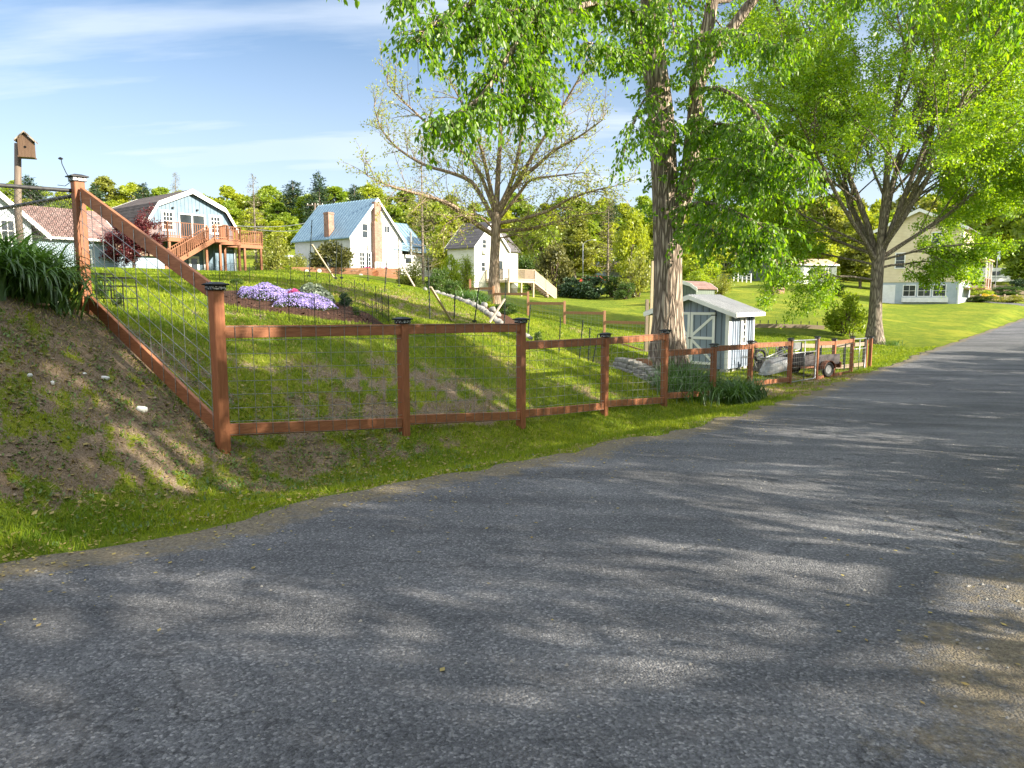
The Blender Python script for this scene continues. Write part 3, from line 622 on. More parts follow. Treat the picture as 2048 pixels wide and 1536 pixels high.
# ---------------------------------------------------------------- roadside fence
U = dict(POSTS)
def bolt(mb, p, q): pass
def build_fence():
    base = at(437, 905, post_Y(437)); o = Vector(base)
    root = thing('garden_fence', 'reddish brown timber fence with welded wire panels stepping down along the road', 'fence', o)
    tops = dict(A=565, B=635, C=636, D=666, E=659, F=687, G=681, H=676, I=672.5, J=677, K=672.5, L=675, M=672.5)
    S = .112; P = {}
    for k, u in POSTS:
        Y = post_Y(u); c = at(u, 700, Y); P[k] = (c.x, c.y, Y)
    P['Z'] = (at(171, 600, 8.4).x, 8.4, 8.4)
    tops['Z'] = 350
    def rpt(k, v, dn=0):
        x, y, Y = P[k]; q = at(1024, v, Y); return Vector((x, y, q.z))
    nout = -NL
    for k in ['Z'] + [a for a, _ in POSTS]:
        x, y, Y = P[k]; zt = rpt(k, tops[k]).z; zb = gz(x, y) - .25; s = S * (.9 if k == 'L' else 1)
        mb = MB(); c = Vector((x, y, 0))
        mb.beam((x, y, zb), (x, y, zt - .07), s, s, NL); mb.build('post', M['redwood'], root, o, bevel=.008)
        pc = root.children[-1]
        cap = MB(); h = s * .62; r = [tn(0, 0)]
        def ring(e, z): return [Vector((x, y, z)) + D * (e * i) + NL * (e * j) for i, j in ((-1, -1), (1, -1), (1, 1), (-1, 1))]
        lv = [ring(h, zt - .075), ring(h, zt - .03), ring(h * 1.32, zt - .026), ring(h * 1.32, zt - .014), ring(h * .55, zt + .006)]
        vs = sum(lv, []); fs = [(3, 2, 1, 0), (16, 17, 18, 19)]
        for a in range(4):
            for j in range(4): fs.append((a * 4 + j, a * 4 + (j + 1) % 4, a * 4 + 4 + (j + 1) % 4, a * 4 + 4 + j))
        cap.add(vs, fs); cap.build('post_cap', M['black'], pc, o)
        bnd = MB(); hb = h + .0015; ri = [ring(hb, zt - .066), ring(hb, zt - .036)]
        bnd.add(ri[0] + ri[1], [(j, (j + 1) % 4, 4 + (j + 1) % 4, 4 + j) for j in range(4)]); bnd.build('cap_band', M['capband'], pc, o)
    TW, TH = .04, .125
    bays = [('A', 'B', 664, 659, 860, 845), ('B', 'C', 658, 655, 840, 831), ('C', 'D', 691, 682, 828, 812), ('D', 'E', 682, 673, 808, 800), ('E', 'F', 706, 701, 792, 786),
            ('F', 'G', 697, 693, 778, 772), ('G', 'H', 691, 687, 768, 759), ('I', 'J', 687, 686, 757, 751), ('J', 'K', 686, 681, 751, 744)]
    def wires(mb, a, b, c, d, horiz, step, out):
        """grid over the quad a-b (top) c-d (bottom): uprights every step, lines every 0.15 m"""
        L = (b - a).length; n = max(2, int(L / step)); r = .0034
        for i in range(n + 1):
            f = (i + .5) / (n + 1); p = a.lerp(b, f) + out; q = c.lerp(d, f) + out; mb.tube([p + Vector((0, 0, rng.normal(0, .004))), q], r, 4, False)
        H = ((a - c).length + (b - d).length) / 2; m = max(2, int(round(H / .15)))
        for j in range(m + 1):
            f = j / m; p = a.lerp(c, f); q = b.lerp(d, f); mb.tube([p + out * .9, (p + q) / 2 + out * 1.12 + Vector((0, 0, rng.normal(0, .004))), q + out * .9], r, 4, False)
    for k, l, t0, t1, b0, b1 in bays:
        for nm, v0, v1 in (('top_rail', t0, t1), ('bottom_rail', b0, b1)):
            a = rpt(k, v0); b = rpt(l, v1); e = (b - a).normalized(); mb = MB()
            mb.beam(a + e * (S / 2) - NL * .012, b - e * (S / 2) - NL * .012, TW, TH); mb.build(nm, M['redrail'], root, o, bevel=.004)
        a, b = rpt(k, t0), rpt(l, t1); c, d = rpt(k, b0), rpt(l, b1); e = (b - a).normalized() * (S / 2 + .01); up = Vector((0, 0, TH / 2 - .01)); mb = MB()
        wires(mb, a + e + up, b - e + up, c + e - up, d - e - up, 0, .203, -NL * .038); mb.build('wire_panel', M['wire'], root, o)
    # the raking bay up the bank
    x0, y0, _ = P['Z']; e = Vector((P['A'][0] - x0, P['A'][1] - y0, 0)).normalized(); sd = Vector((e.y, -e.x, 0)) * -1
    za = lambda v, k: rpt(k, v)
    ta, tb = rpt('Z', 388), rpt('A', 585); ba, bb = rpt('Z', 600), rpt('A', 858)
    out = Vector((-e.y, e.x, 0)); out = out if out.dot(Vector((-1, -1, 0))) > 0 else -out
    for nm, a, b in (('top_rail', ta, tb), ('bottom_rail', ba, bb)):
        MB().beam(a + e * .06, b - e * .03, TW, TH + .02).build(nm, M['redrail'], root, o, bevel=.004)
    mb = MB(); n = 12
    for i in range(n):
        f = (i + .5) / n; p = ta.lerp(tb, f) + out * .026; q = ba.lerp(bb, f) + out * .026; mb.tube([p + Vector((0, 0, .06)), q - Vector((0, 0, .06))], .0034, 4, False)
    for j in range(1, 8):
        f = j / 8; mb.tube([ta.lerp(ba, f) + e * .05 + out * .026, tb.lerp(bb, f) - e * .05 + out * .026], .0034, 4, False)
    mb.build('wire_panel', M['wire'], root, o)
    # stub boards on the step posts
    for k, v in (('A', 600), ('C', 690)):
        a = rpt(k, v); MB().beam(a + D * (S / 2 + .0) + Vector((0, 0, .06)), a + D * (S / 2 + .001) - Vector((0, 0, .1)), .03, .03, NL).build('rail_stub', M['redrail'], root, o)
    # tubular gates
    def gate(k, l, vt0, vt1, vb0, vb1, label, sign):
        a, b, c, d = rpt(k, vt0), rpt(l, vt1), rpt(k, vb0), rpt(l, vb1); e = (b - a).normalized() * (S / 2 + .03); a += e; b -= e; c += e; d -= e
        g = thing('metal_gate', label, 'gate', c)
        mb = MB(); r = .021
        mb.tube([a - Vector((0, 0, .05)), a + e * .4, b - e * .4, b - Vector((0, 0, .05)), d, c, a - Vector((0, 0, .05))], r, 8)
        m0, m1 = a.lerp(c, .3), b.lerp(d, .3); mb.tube([m0, m1], r * .9, 8); mb.tube([a.lerp(b, .52), c.lerp(d, .52)], r * .8, 8)
        mb.build('gate_frame', M['galv'], g, c, True)
        w = MB(); wires(w, a.lerp(c, .3), b.lerp(d, .3), c, d, 0, .2, Vector((0, 0, 0))); w.build('gate_mesh', M['wire'], g, c)
        hg = MB()
        for f in (.15, .85): hg.tube([a.lerp(c, f) - e * 1.0, a.lerp(c, f) + e * .3], .016, 6)
        hg.build('hinge', M['galv'], g, c)
        if sign:
            s0 = a.lerp(b, .06) - Vector((0, 0, .05)); s1 = a.lerp(b, .34) - Vector((0, 0, .05)); mb = MB()
            mb.beam((s0.x, s0.y, s0.z - .1) , (s1.x, s1.y, s1.z - .1), .012, .2); mb.build('sign_plate', M['galv'], g, c)
    gate('H', 'I', 682, 679, 765, 756, 'wide galvanised tube gate with a small grey plate, between wheelbarrow and trailer', True)
    gate('K', 'L', 678.5, 676, 747, 741, 'narrow galvanised tube gate at the far end of the roadside fence', False)
build_fence()

def board_fence(name, label, pts, rail_h, m, post_s=.1, wire=True, steps=None, bottom=True, posts_up=.05, mp=None):
    """pts: (x, y, top_z, base_z)"""
    o = Vector((pts[0][0], pts[0][1], pts[0][3])); root = thing(name, label, 'fence', o)
    for x, y, zt, zb in pts:
        MB().box(x - post_s / 2, x + post_s / 2, y - post_s / 2, y + post_s / 2, zb - .3, zt + posts_up).build('post', mp or m, root, o, bevel=.006)
    for i, (a, b) in enumerate(zip(pts[:-1], pts[1:])):
        zt = steps[i] if steps else None
        a1 = Vector((a[0], a[1], (zt if zt else a[2]) - .07)); b1 = Vector((b[0], b[1], (zt if zt else b[2]) - .07)); e = (b1 - a1).normalized() * (post_s / 2)
        MB().beam(a1 + e, b1 - e, .04, rail_h).build('top_rail', m, root, o)
        a2 = Vector((a[0], a[1], a[3] + .14)); b2 = Vector((b[0], b[1], b[3] + .14))
        if bottom: MB().beam(a2 + e, b2 - e, .036, rail_h).build('bottom_rail', m, root, o)
        if wire:
            mb = MB(); off = Vector((0, -.03, 0)); n = 11
            for k in range(n): f = (k + .5) / n; mb.tube([a1.lerp(b1, f) + off, a2.lerp(b2, f) + off], .0034, 4, False)
            for k in range(1, 7): f = k / 7; mb.tube([a1.lerp(a2, f) + off, b1.lerp(b2, f) + off], .0034, 4, False)
            mb.build('wire_panel', M['wire'], root, o)
    return root
bp = []
for u, vt, vb, Y in ((940, 560, 600, 39.4), (987, 574, 615, 38), (1056, 585, 641, 36.5), (1129, 604, 660, 35), (1209, 623.5, 684, 33.5), (1293, 643, 710, 32), (1375, 662, 726, 30.5)):
    p = at(u, vt, Y); bp.append((p.x, p.y, p.z, at(u, vb, Y).z))
board_fence('stepped_fence', 'brown timber and wire fence stepping down the back of the lawn towards the shed', bp, .13, M['oldrail'], .11, True, [b[2] for b in bp[1:]])
pp = []
for u, vt, vb, Y in ((1512, 686, 742, 24.6), (1562, 686, 744, 25.3), (1602, 687, 746, 25.9), (1642, 688, 745, 26.5), (1690, 687, 741, 27.4), (1729, 684, 738, 28.2)):
    p = at(u, vt, Y); pp.append((p.x, p.y, p.z, gz(p.x, p.y)))
board_fence('pen_fence', 'dark brown rail fence closing the back of the pen beyond the gate', pp, .14, M['grey_wood'], .07, False, mp=M['black_green'])

# ---------------------------------------------------------------- chain link, birdhouse
def chain_fence(label, a, b, za, zb, h):
    a = Vector(a); b = Vector(b); o = Vector((a.x, a.y, gz(a.x, a.y))); root = thing('chain_link_fence', label, 'fence', o)
    L = (Vector((b.x, b.y, 0)) - Vector((a.x, a.y, 0))).length; n = max(1, round(L / 2.4))
    tp = lambda f: Vector((a.x + (b.x - a.x) * f, a.y + (b.y - a.y) * f, za + (zb - za) * f))
    MB().tube([tp(i / 12) for i in range(13)], .023, 8).build('top_rail', M['chain'], root, o, True)
    for i in range(n + 1):
        p = tp(i / n); MB().tube([(p.x, p.y, gz(p.x, p.y) - .2), (p.x, p.y, p.z + .03)], .026, 8).build('post', M['chain'], root, o, True)
    mb = MB(); s = .062; nx = int(L / s); nz = int(h / s)
    for i in range(-nz, nx + 1, 1):
        for sg in (1, -1):
            pts = []
            i0 = i if sg > 0 else i + nz
            for f in (0, 1):
                k = (i0 + sg * f * nz) * s / L; kk = min(1, max(0, k)); pts.append((kk, f, k))
            (k0, _, r0), (k1, _, r1) = pts
            if (r0 < 0 and r1 < 0) or (r0 > 1 and r1 > 1): continue
            f0 = (k0 - r0) / (r1 - r0); f1 = (k1 - r0) / (r1 - r0)
            p = tp(k0) - Vector((0, 0, h * (1 - f0))); q = tp(k1) - Vector((0, 0, h * (1 - f1))); mb.tube([p, q], .0022, 3, False)
    mb.build('mesh', M['chain'], root, o); return root
Zp = at(152, 382, 8.42)
e0 = at(-60, 366, 7.75)
chain_fence('black chain link fence with sagging top rail beside the lily clump at left', (e0.x, e0.y, 0), (Zp.x, Zp.y, 0), e0.z, Zp.z, 1.15)
z1 = at(150, 391, 8.5); e1 = at(-40, 424, 10.2)
chain_fence('black chain link fence running back from the tall corner post towards the pole', (z1.x, z1.y, 0), (e1.x, e1.y, 0), z1.z, e1.z, 1.1)
def birdhouse():
    b = at(38, 470, 10.3); o = Vector((b.x, b.y, gz(b.x, b.y)))
    root = thing('birdhouse', 'weathered wooden birdhouse on a tall leaning pole behind the chain link', 'birdhouse', o)
    t = at(35.5, 287, 10.3); MB().tube([(b.x + .02, b.y, o.z - .2), (b.x + .01, b.y, (o.z + t.z) / 2), (t.x, t.y, t.z)], [.05, .046, .042], 10).build('pole', M['pole_wood'], root, o, True)
    c = at(53, 292, 10.25); w, d = .085, .075; z0 = at(53, 314, 10.25).z; z1 = at(53, 280, 10.25).z; zp = at(53, 267, 10.25).z; ca, sa = math.cos(.35), math.sin(.35)
    def L3(x, y, z): return (c.x + x * ca - y * sa, c.y + x * sa + y * ca, z)
    bx = MB(); poly = [(-w, z0), (w, z0), (w, z1), (0, zp - .015), (-w, z1)]
    bx.add([L3(p, -d, q) for p, q in poly] + [L3(p, d, q) for p, q in poly], [(0, 1, 2, 3, 4), (9, 8, 7, 6, 5)] + [(i, i + 5, (i + 1) % 5 + 5, (i + 1) % 5) for i in range(5)])
    bx.build('nest_box', M['bird_wood'], root, o)
    rf = MB()
    for s in (-1, 1):
        e = w + .035; k = (zp - z1) / w; poly = [(0, zp), (s * e, zp - k * e), (s * e, zp - k * e + .018), (0, zp + .02)]
        vs = [L3(p, -d - .03, q) for p, q in poly] + [L3(p, d + .03, q) for p, q in poly]
        rf.add(vs, [(0, 1, 2, 3), (7, 6, 5, 4)] + [(i, i + 4, (i + 1) % 4 + 4, (i + 1) % 4) for i in range(4)])
    rf.build('roof', M['bark'], root, o)
    fl = MB(); fl.add([L3(x, y, z) for z in (z0 - .015, z0) for x, y in ((-w - .01, -d - .01), (w + .01, -d - .01), (w + .01, d + .01), (-w - .01, d + .01))], [(3, 2, 1, 0), (4, 5, 6, 7), (0, 1, 5, 4), (1, 2, 6, 5), (2, 3, 7, 6), (3, 0, 4, 7)])
    fl.build('floor_board', M['bird_wood'], root, o)
    hp = Vector(L3(0, -d - .004, z0 + .12)); MB().tube([hp, Vector(L3(0, -d + .005, z0 + .12))], .016, 12).build('entrance_hole', M['black'], root, o)
birdhouse()
def garden_rod():
    b = at(150, 420, 8.7); o = Vector((b.x, b.y, gz(b.x, b.y))); root = thing('garden_rod', 'thin dark rod with a small bird tip leaning over the chain link', 'garden ornament', o)
    pts = [at(150, 560, 8.7), at(146, 385, 8.7), at(141, 360, 8.7), at(132, 345, 8.7), at(124, 328, 8.7), at(122, 317, 8.7)]
    MB().tube(pts, .005, 5).build('stem', M['black'], root, o); mb = MB(); p = at(121, 317, 8.7)
    mb.blob(p, (.025, .014, .014), 3, 8, .3); mb.build('tip', M['black'], root, o)
    MB().tube([at(144, 362, 8.7), at(130, 372, 8.7), at(115, 370, 8.7)], .004, 5).build('side_arm', M['black'], root, o)
garden_rod()

# ---------------------------------------------------------------- lawn furniture, stakes, border fence
def stake(u0, v0, u1, v1, Y, label, m='black_green', r=.016):
    a = at(u1, v1, Y); b = at(u0, v0, Y); a.z = min(a.z, gz(a.x, a.y) + .02); mb = MB(); mb.tube([a - (b - a).normalized() * .15, b], r, 6)
    if m == 'black_green':
        for k in range(1, 9):
            p = a.lerp(b, k / 9); mb.box(p.x - r * 1.4, p.x + r * 1.4, p.y - r * 1.9, p.y - r * .5, p.z - .01, p.z + .01)
        mb.box(a.x - .06, a.x + .06, a.y - .004, a.y + .004, a.z - .02, a.z + .06)
    tag(mb.build('fence_stake', M[m], None, a), label, 'stake', 'dark stakes standing on the lawn')
for s in ((624, 440, 618, 552, 24.5, 'tallest dark stake, left of the blue roof'), (674, 480, 671, 557, 25, 'dark stake at the foot of the pale leaning board, in front of the olive bush'),
          (683, 486, 683, 555, 26, 'dark stake in front of the middle of the olive bush'), (734.5, 490, 736, 558, 27, 'dark stake before the french window of the white house'),
          (774, 519, 768, 600, 22, 'dark tilted stake halfway up the lawn, just right of the brick chimney'), (796.5, 469, 798, 563, 27, 'dark stake beside the leaning board near the blue lean-to'),
          (856, 512, 860, 642, 17.6, 'tall dark stake on the middle of the lawn below the white lean-to'), (910, 587, 908, 645, 19, 'short dark stake right of the crossed pale board'),
          (957.5, 575, 949, 645, 19.2, 'dark stake leaning right beside the border stones'), (1012, 555, 1008, 643, 21, 'dark stake tied to the raised pale board in front of the wooden deck'),
          (1061, 609, 1055, 672, 20.5, 'dark stake just behind the third fence post'), (1121, 635, 1118, 681, 22.5, 'dark stake standing on the lower lawn behind the fourth bay'),
          (1166, 640, 1158, 700, 20, 'thin dark stake leaning beside the fourth fence post'), (1180, 655, 1176, 712, 20, 'thin dark upright stake between lawn and brown back fence'),
          (1196, 668, 1184, 716, 20, 'lowest thin dark stake leaning right beside the fourth fence post')):
    stake(*s)
def board(u0, v0, u1, v1, Y0, Y1, label):
    a = at(u0, v0, Y0); b = at(u1, v1, Y1); tag(MB().beam(a, b, .055, .035).build('brace_board', M['pale_wood'], None, b), label, 'board', 'pale boards leaning on the stakes')
board(624, 489, 668, 556, 24.3, 25.2, 'pale board leaning on the tallest dark stake')
board(802, 527, 829, 573, 26.7, 26.2, 'pale board leaning beside the tan shrub by the blue lean-to')
board(861, 574, 905, 645, 17.4, 18.6, 'pale board leaning against the tall stake on the middle of the lawn')
board(1009, 598, 979, 645, 20.8, 20.2, 'pale board propped the other way, rising to the right near the border stones')
def border_fence():
    pts = [at(u, v, Y) for u, v, Y in ((318, 580, 18.5), (380, 576, 18.6), (440, 574, 18.4), (500, 568, 18.4), (555, 565, 18.2), (610, 572, 17.4), (660, 582, 16.6), (710, 598, 15.6), (752, 618, 14.4), (778, 640, 13.4), (745, 638, 12.7), (690, 641, 12.3), (630, 638, 12.2), (578, 629, 12.4), (520, 624, 12.5), (475, 622, 12.5), (440, 620, 12.4))]
    pts = [Vector((p.x, p.y, gz(p.x, p.y))) for p in pts]; o = pts[0]
    root = thing('border_fence', 'low thin black wire border fence ringing the mulched flower bed', 'border fence', o)
    for i, (a, b) in enumerate(zip(pts[:-1], pts[1:])):
        n = max(1, round((b - a).length / .62)); mb = MB()
        for k in range(n):
            p = a.lerp(b, k / n); q = a.lerp(b, (k + 1) / n); e = q - p; h = .48
            p.z = gz(p.x, p.y); q.z = gz(q.x, q.y); up = lambda f, z: p + (q - p) * f + Vector((0, 0, z))
            mb.tube([p - Vector((0, 0, .08)), up(0, h + .06)], .0075, 5)
            arch = [up(f, h * .75 + .14 * math.sin(math.pi * f)) for f in (0, .15, .35, .5, .65, .85, 1)]; mb.tube(arch, .0035, 4, False)
            mb.tube([up(0, .08), up(1, .08)], .003, 4, False); mb.tube([up(0, .30), up(1, .30)], .003, 4, False)
            for f in np.linspace(.12, .88, 7): mb.tube([up(f, .04), up(f, h * .75 + .12 * math.sin(math.pi * f))], .0025, 3, False)
        mb.build('wire_section', M['black'], root, o)
border_fence()
def plant_cage(u, v, Y, w, h, label):
    b = at(u, v, Y); b.z = gz(b.x, b.y); root = thing('plant_cage', label, 'plant cage', b, 0, 'black plant cages'); mb = MB(); x, y, z = b
    for i, j in ((-1, -1), (1, -1), (1, 1), (-1, 1)): mb.tube([(x + i * w, y + j * w, z - .1), (x + i * w, y + j * w, z + h)], .009, 5)
    for zz in (h, h * .72, h * .3):
        c = [(x + i * w, y + j * w, z + zz) for i, j in ((-1, -1), (1, -1), (1, 1), (-1, 1), (-1, -1))]
        for p, q in zip(c[:-1], c[1:]): mb.beam(p, q, .014, .014)
    mb.build('frame', M['black'], root, b)
    w2 = MB()
    for f in np.linspace(-.8, .8, 6): w2.tube([(x + f * w, y - w, z), (x + f * w, y - w, z + h * .72)], .003, 3, False)
    w2.build('mesh', M['black'], root, b)
plant_cage(236, 620, 10.6, .19, .42, 'larger black wire plant cage behind the raking fence rail')
plant_cage(204, 607, 11.4, .13, .36, 'smaller black wire plant cage right beside the tall corner post')

# ---------------------------------------------------------------- stones
def rock(name, c, r, m, label, cat, seed, group=None):
    mb = MB(); mb.blob(c, r, seed, 10, .3); tag(mb.build(name, M[m], None, (c[0], c[1], c[2] - r[2]), True), label, cat, group)
def border_stones():
    L = STONE_LINE; seg = np.hypot(*(L[1:] - L[:-1]).T); tot = seg.sum(); s = 0; k = 0
    while s < tot:
        i = int(np.searchsorted(np.cumsum(seg), s)); f = (s - (np.cumsum(seg)[i] - seg[i])) / seg[i]; p = L[i] + (L[i + 1] - L[i]) * f
        r = rng.uniform(.085, .15); z = gz(p[0], p[1])
        rock('border_stone', (p[0], p[1], z + r * .35), (r, r * .8, r * .7), 'stone', 'rounded grey stone in the row edging the planted strip on the slope', 'stone', k, 'stones edging the planted strip'); s += r * 2.2 + .04; k += 1
    for u, v, Y, r in ((940, 590, 29, .2), (968, 604, 27.5, .25), (985, 618, 26, .24), (850, 570, 31, .2), (995, 628, 24.6, .22)):
        p = at(u, v, Y); z = gz(p.x, p.y); rock('border_stone', (p.x, p.y, z + .08), (r * .55, r * .5, r * .4), 'stone', 'rounded grey stone in the row edging the planted strip on the slope', 'stone', k, 'stones edging the planted strip'); k += 1
border_stones()
for u, v, Y, r, m, lab in ((207, 722, 6.9, (.052, .03, .022), 'pale_rock', 'long pale broken stone on the bank below the corner post'), (280, 775, 6.75, (.055, .045, .03), 'pale_rock', 'largest white stone on the bank beside the raking bottom rail'),
                           (101, 709, 6.3, (.022, .02, .018), 'pale_rock', 'small bluish white pebble on the worn bank'), (57, 719, 6.2, (.02, .018, .015), 'pale_rock', 'small cream pebble near the left edge of the bank'),
                           (80, 615, 7.5, (.085, .05, .02), 'brown_rock', 'flat orange brown stone at the foot of the lily clump'), (166, 711, 6.75, (.018, .015, .012), 'pale_rock', 'tiny grey pebble halfway up the bank')):
    p = at(u, v, Y); rock('loose_stone', (p.x, p.y, gz(p.x, p.y) + r[2] * .4), r, m, lab, 'stone', int(u))
def stone_wall():
    c = [at(u, v, Y) for u, v, Y in ((1222, 732, 18.3), (1245, 738, 17.7), (1270, 745, 17.1), (1295, 756, 16.5), (1316, 768, 16.05), (1330, 772, 16.2))]
    xs = np.array([(p.x, p.y) for p in c]); seg = np.hypot(*(xs[1:] - xs[:-1]).T); cs = np.concatenate([[0], np.cumsum(seg)])
    P = lambda s: np.array([np.interp(s, cs, xs[:, 0]), np.interp(s, cs, xs[:, 1])]); tot = cs[-1]; o = Vector((xs[3][0], xs[3][1], gz(*xs[3]))); mb = MB(); q = 0
    for row in range(3):
        s = .1 * (row % 2) + .1 * row
        end = tot - (0, .05, .12, .45)[row]
        while s < end - .1:
            L = rng.uniform(.2, .3); a = P(s); b = P(min(tot, s + L - .012)); z0 = min(gz(*a), gz(*b)); ztop = gz(*P(.15 * tot)) * .35 + .65 * z0
            z = z0 - .05 + row * .105; va = Vector((a[0], a[1], z + .06)); vb = Vector((b[0], b[1], z + .06)); e = (vb - va).normalized(); sd = Vector((e.y, -e.x, 0)) * .02 * rng.uniform(-1, 1)
            mid = (va + vb) / 2; w = (vb - va).length
            vs = []
            for k, sc in ((0, .9), (.25, 1), (.75, 1), (1, .88)):
                for i, j in ((-1, -1), (1, -1), (1, 1), (-1, 1)):
                    pv = mid + e * (i * w / 2 * sc) + Vector((-e.y, e.x, 0)) * (j * .11 * sc + (.05 * row)) + sd + Vector((0, 0, (k - .5) * .1 + rng.uniform(-.006, .006))); vs.append(pv)
            fs = [(3, 2, 1, 0), (12, 13, 14, 15)] + [(r * 4 + j, r * 4 + (j + 1) % 4, r * 4 + 4 + (j + 1) % 4, r * 4 + 4 + j) for r in range(3) for j in range(4)]
            mb.add(vs, fs); s += L
    tag(mb.build('retaining_wall', M['wall_stone'], None, o), 'low curved wall of tumbled grey blocks below the big trunk', 'wall')
stone_wall()
def picket_border():
    a = at(1250, 733, 18.6); b = at(1302, 733, 17.4); o = Vector((a.x, a.y, gz(a.x, a.y))); root = thing('picket_edging', 'small brown picket edging beside the big trunk', 'edging', o)
    n = 15
    mb = MB()
    for i in range(n):
        if i == 5: mb.build('pickets', M['oldrail'], root, o); mb = MB()
        if i in (5, 6): continue
        p = a.lerp(b, i / (n - 1)); z = gz(p.x, p.y); w = .028; poly = [(p.x - w, z), (p.x + w, z), (p.x + w, z + .27), (p.x, z + .31), (p.x - w, z + .27)]; mb.prism(poly, p.y - .01, p.y + .01)
    mb.build('pickets', M['oldrail'], root, o); r = MB()
    for h in (.08, .2):
        p, q = Vector((a.x, a.y + .02, gz(a.x, a.y) + h)), Vector((b.x, b.y + .02, gz(b.x, b.y) + h)); r.beam(p, q, .015, .03)
    r.build('rail', M['oldrail'], root, o)
picket_border()
def barrow():
    b = at(1545, 763, 22.0); o = Vector((b.x, b.y, gz(b.x, b.y))); root = thing('wheelbarrow', 'grey steel wheelbarrow tipped up on its nose behind the fence', 'wheelbarrow', o, .15)
    # local: x across the view, z up; the tray stands on its front lip
    def L(x, y, z): return Vector((x, y, z))
    def loop(cx, rx, ry, z, tilt, k=20):
        out = []
        for i in range(k):
            a = 2 * math.pi * i / k; ca, sa = math.cos(a), math.sin(a); px = rx * math.copysign(abs(ca) ** .6, ca); py = ry * math.copysign(abs(sa) ** .6, sa) * (1 + .12 * ca)
            out.append((cx + px, py, z + tilt * px))
        return out
    k = 20; lv = [loop(.06, .46, .33, .19, .25), loop(.06, .445, .315, .27, .23), loop(.08, .38, .27, .44, .2), loop(.09, .33, .235, .54, .18), loop(.10, .24, .17, .575, .17)]
    tr = MB(); tr.add(sum(lv, []), [(i * k + j, i * k + (j + 1) % k, (i + 1) * k + (j + 1) % k, (i + 1) * k + j) for i in range(4) for j in range(k)] + [tuple(4 * k + j for j in range(k))]); tr.build('tray', M['steel'], root, None, True)
    t2 = MB(); t2.tube(lv[0] + [lv[0][0]], .014, 6); t2.build('rim', M['steel'], root)
    w = MB(); c = Vector((-.44, 0, .66)); pts = [c + Vector((math.cos(a) * .17, 0, math.sin(a) * .17)) for a in np.linspace(0, 2 * math.pi, 17)]; w.tube(pts, .042, 8); wo = w.build('wheel', M['rubber'], root, None, True)
    h = MB(); h.tube([c + Vector((0, -.05, 0)), c + Vector((0, .05, 0))], .075, 12); h.build('hub', M['galv'], wo)
    for s in (-1, 1):
        hd = MB(); hd.tube([(-.5, s * .08, .60), (-.1, s * .2, .60), (.35, s * .28, .76), (.66, s * .3, .86)], .018, 8); hd.build('handle', M['galv'], root, None, True)
        lg = MB(); lg.tube([(.28, s * .24, .74), (.12, s * .22, 1.02), (-.02, s * .22, .98), (-.1, s * .2, .60)], .013, 6); lg.build('leg', M['galv'], root, None, True)
    fr = MB(); fr.tube([(-.44, -.06, .66), (-.62, 0, .5), (-.5, 0, .2), (-.3, 0, .08)], .012, 6); fr.build('nose_guard', M['galv'], root)
barrow()
def barrow_second():
    b = at(1532, 745, 23.0); root = thing('wheelbarrow', 'second wheelbarrow lying upside down with dark wheel up, behind the tipped grey one', 'wheelbarrow', Vector((b.x, b.y, gz(b.x, b.y))), -.3)
    tr = MB(); top = [(-.42, -.3, .08), (-.42, .3, .08), (.42, .3, .08), (.42, -.3, .08)]; bot = [(-.25, -.2, .36), (-.25, .2, .36), (.25, .18, .36), (.25, -.18, .36)]
    tr.add(top + bot, [(0, 1, 5, 4), (1, 2, 6, 5), (2, 3, 7, 6), (3, 0, 4, 7), (4, 5, 6, 7)]); tr.build('tray', M['rubber'], root)
    w = MB(); c = Vector((.5, 0, .68)); pts = [c + Vector((math.cos(a) * .17, 0, math.sin(a) * .17)) for a in np.linspace(0, 2 * math.pi, 17)]; w.tube(pts, .045, 8); w.build('wheel', M['rubber'], root, None, True)
    for s in (-1, 1): hd = MB(); hd.tube([(.5, s * .07, .68), (0, s * .22, .42), (-.75, s * .3, .5)], .016, 6); hd.build('handle', M['galv'], root)
    for s in (-1, 1): hd = MB(); hd.tube([(-.2, s * .2, .4), (-.28, s * .2, .82), (-.05, s * .2, .8), (.1, s * .18, .42)], .012, 6); hd.build('leg', M['galv'], root)
barrow_second()
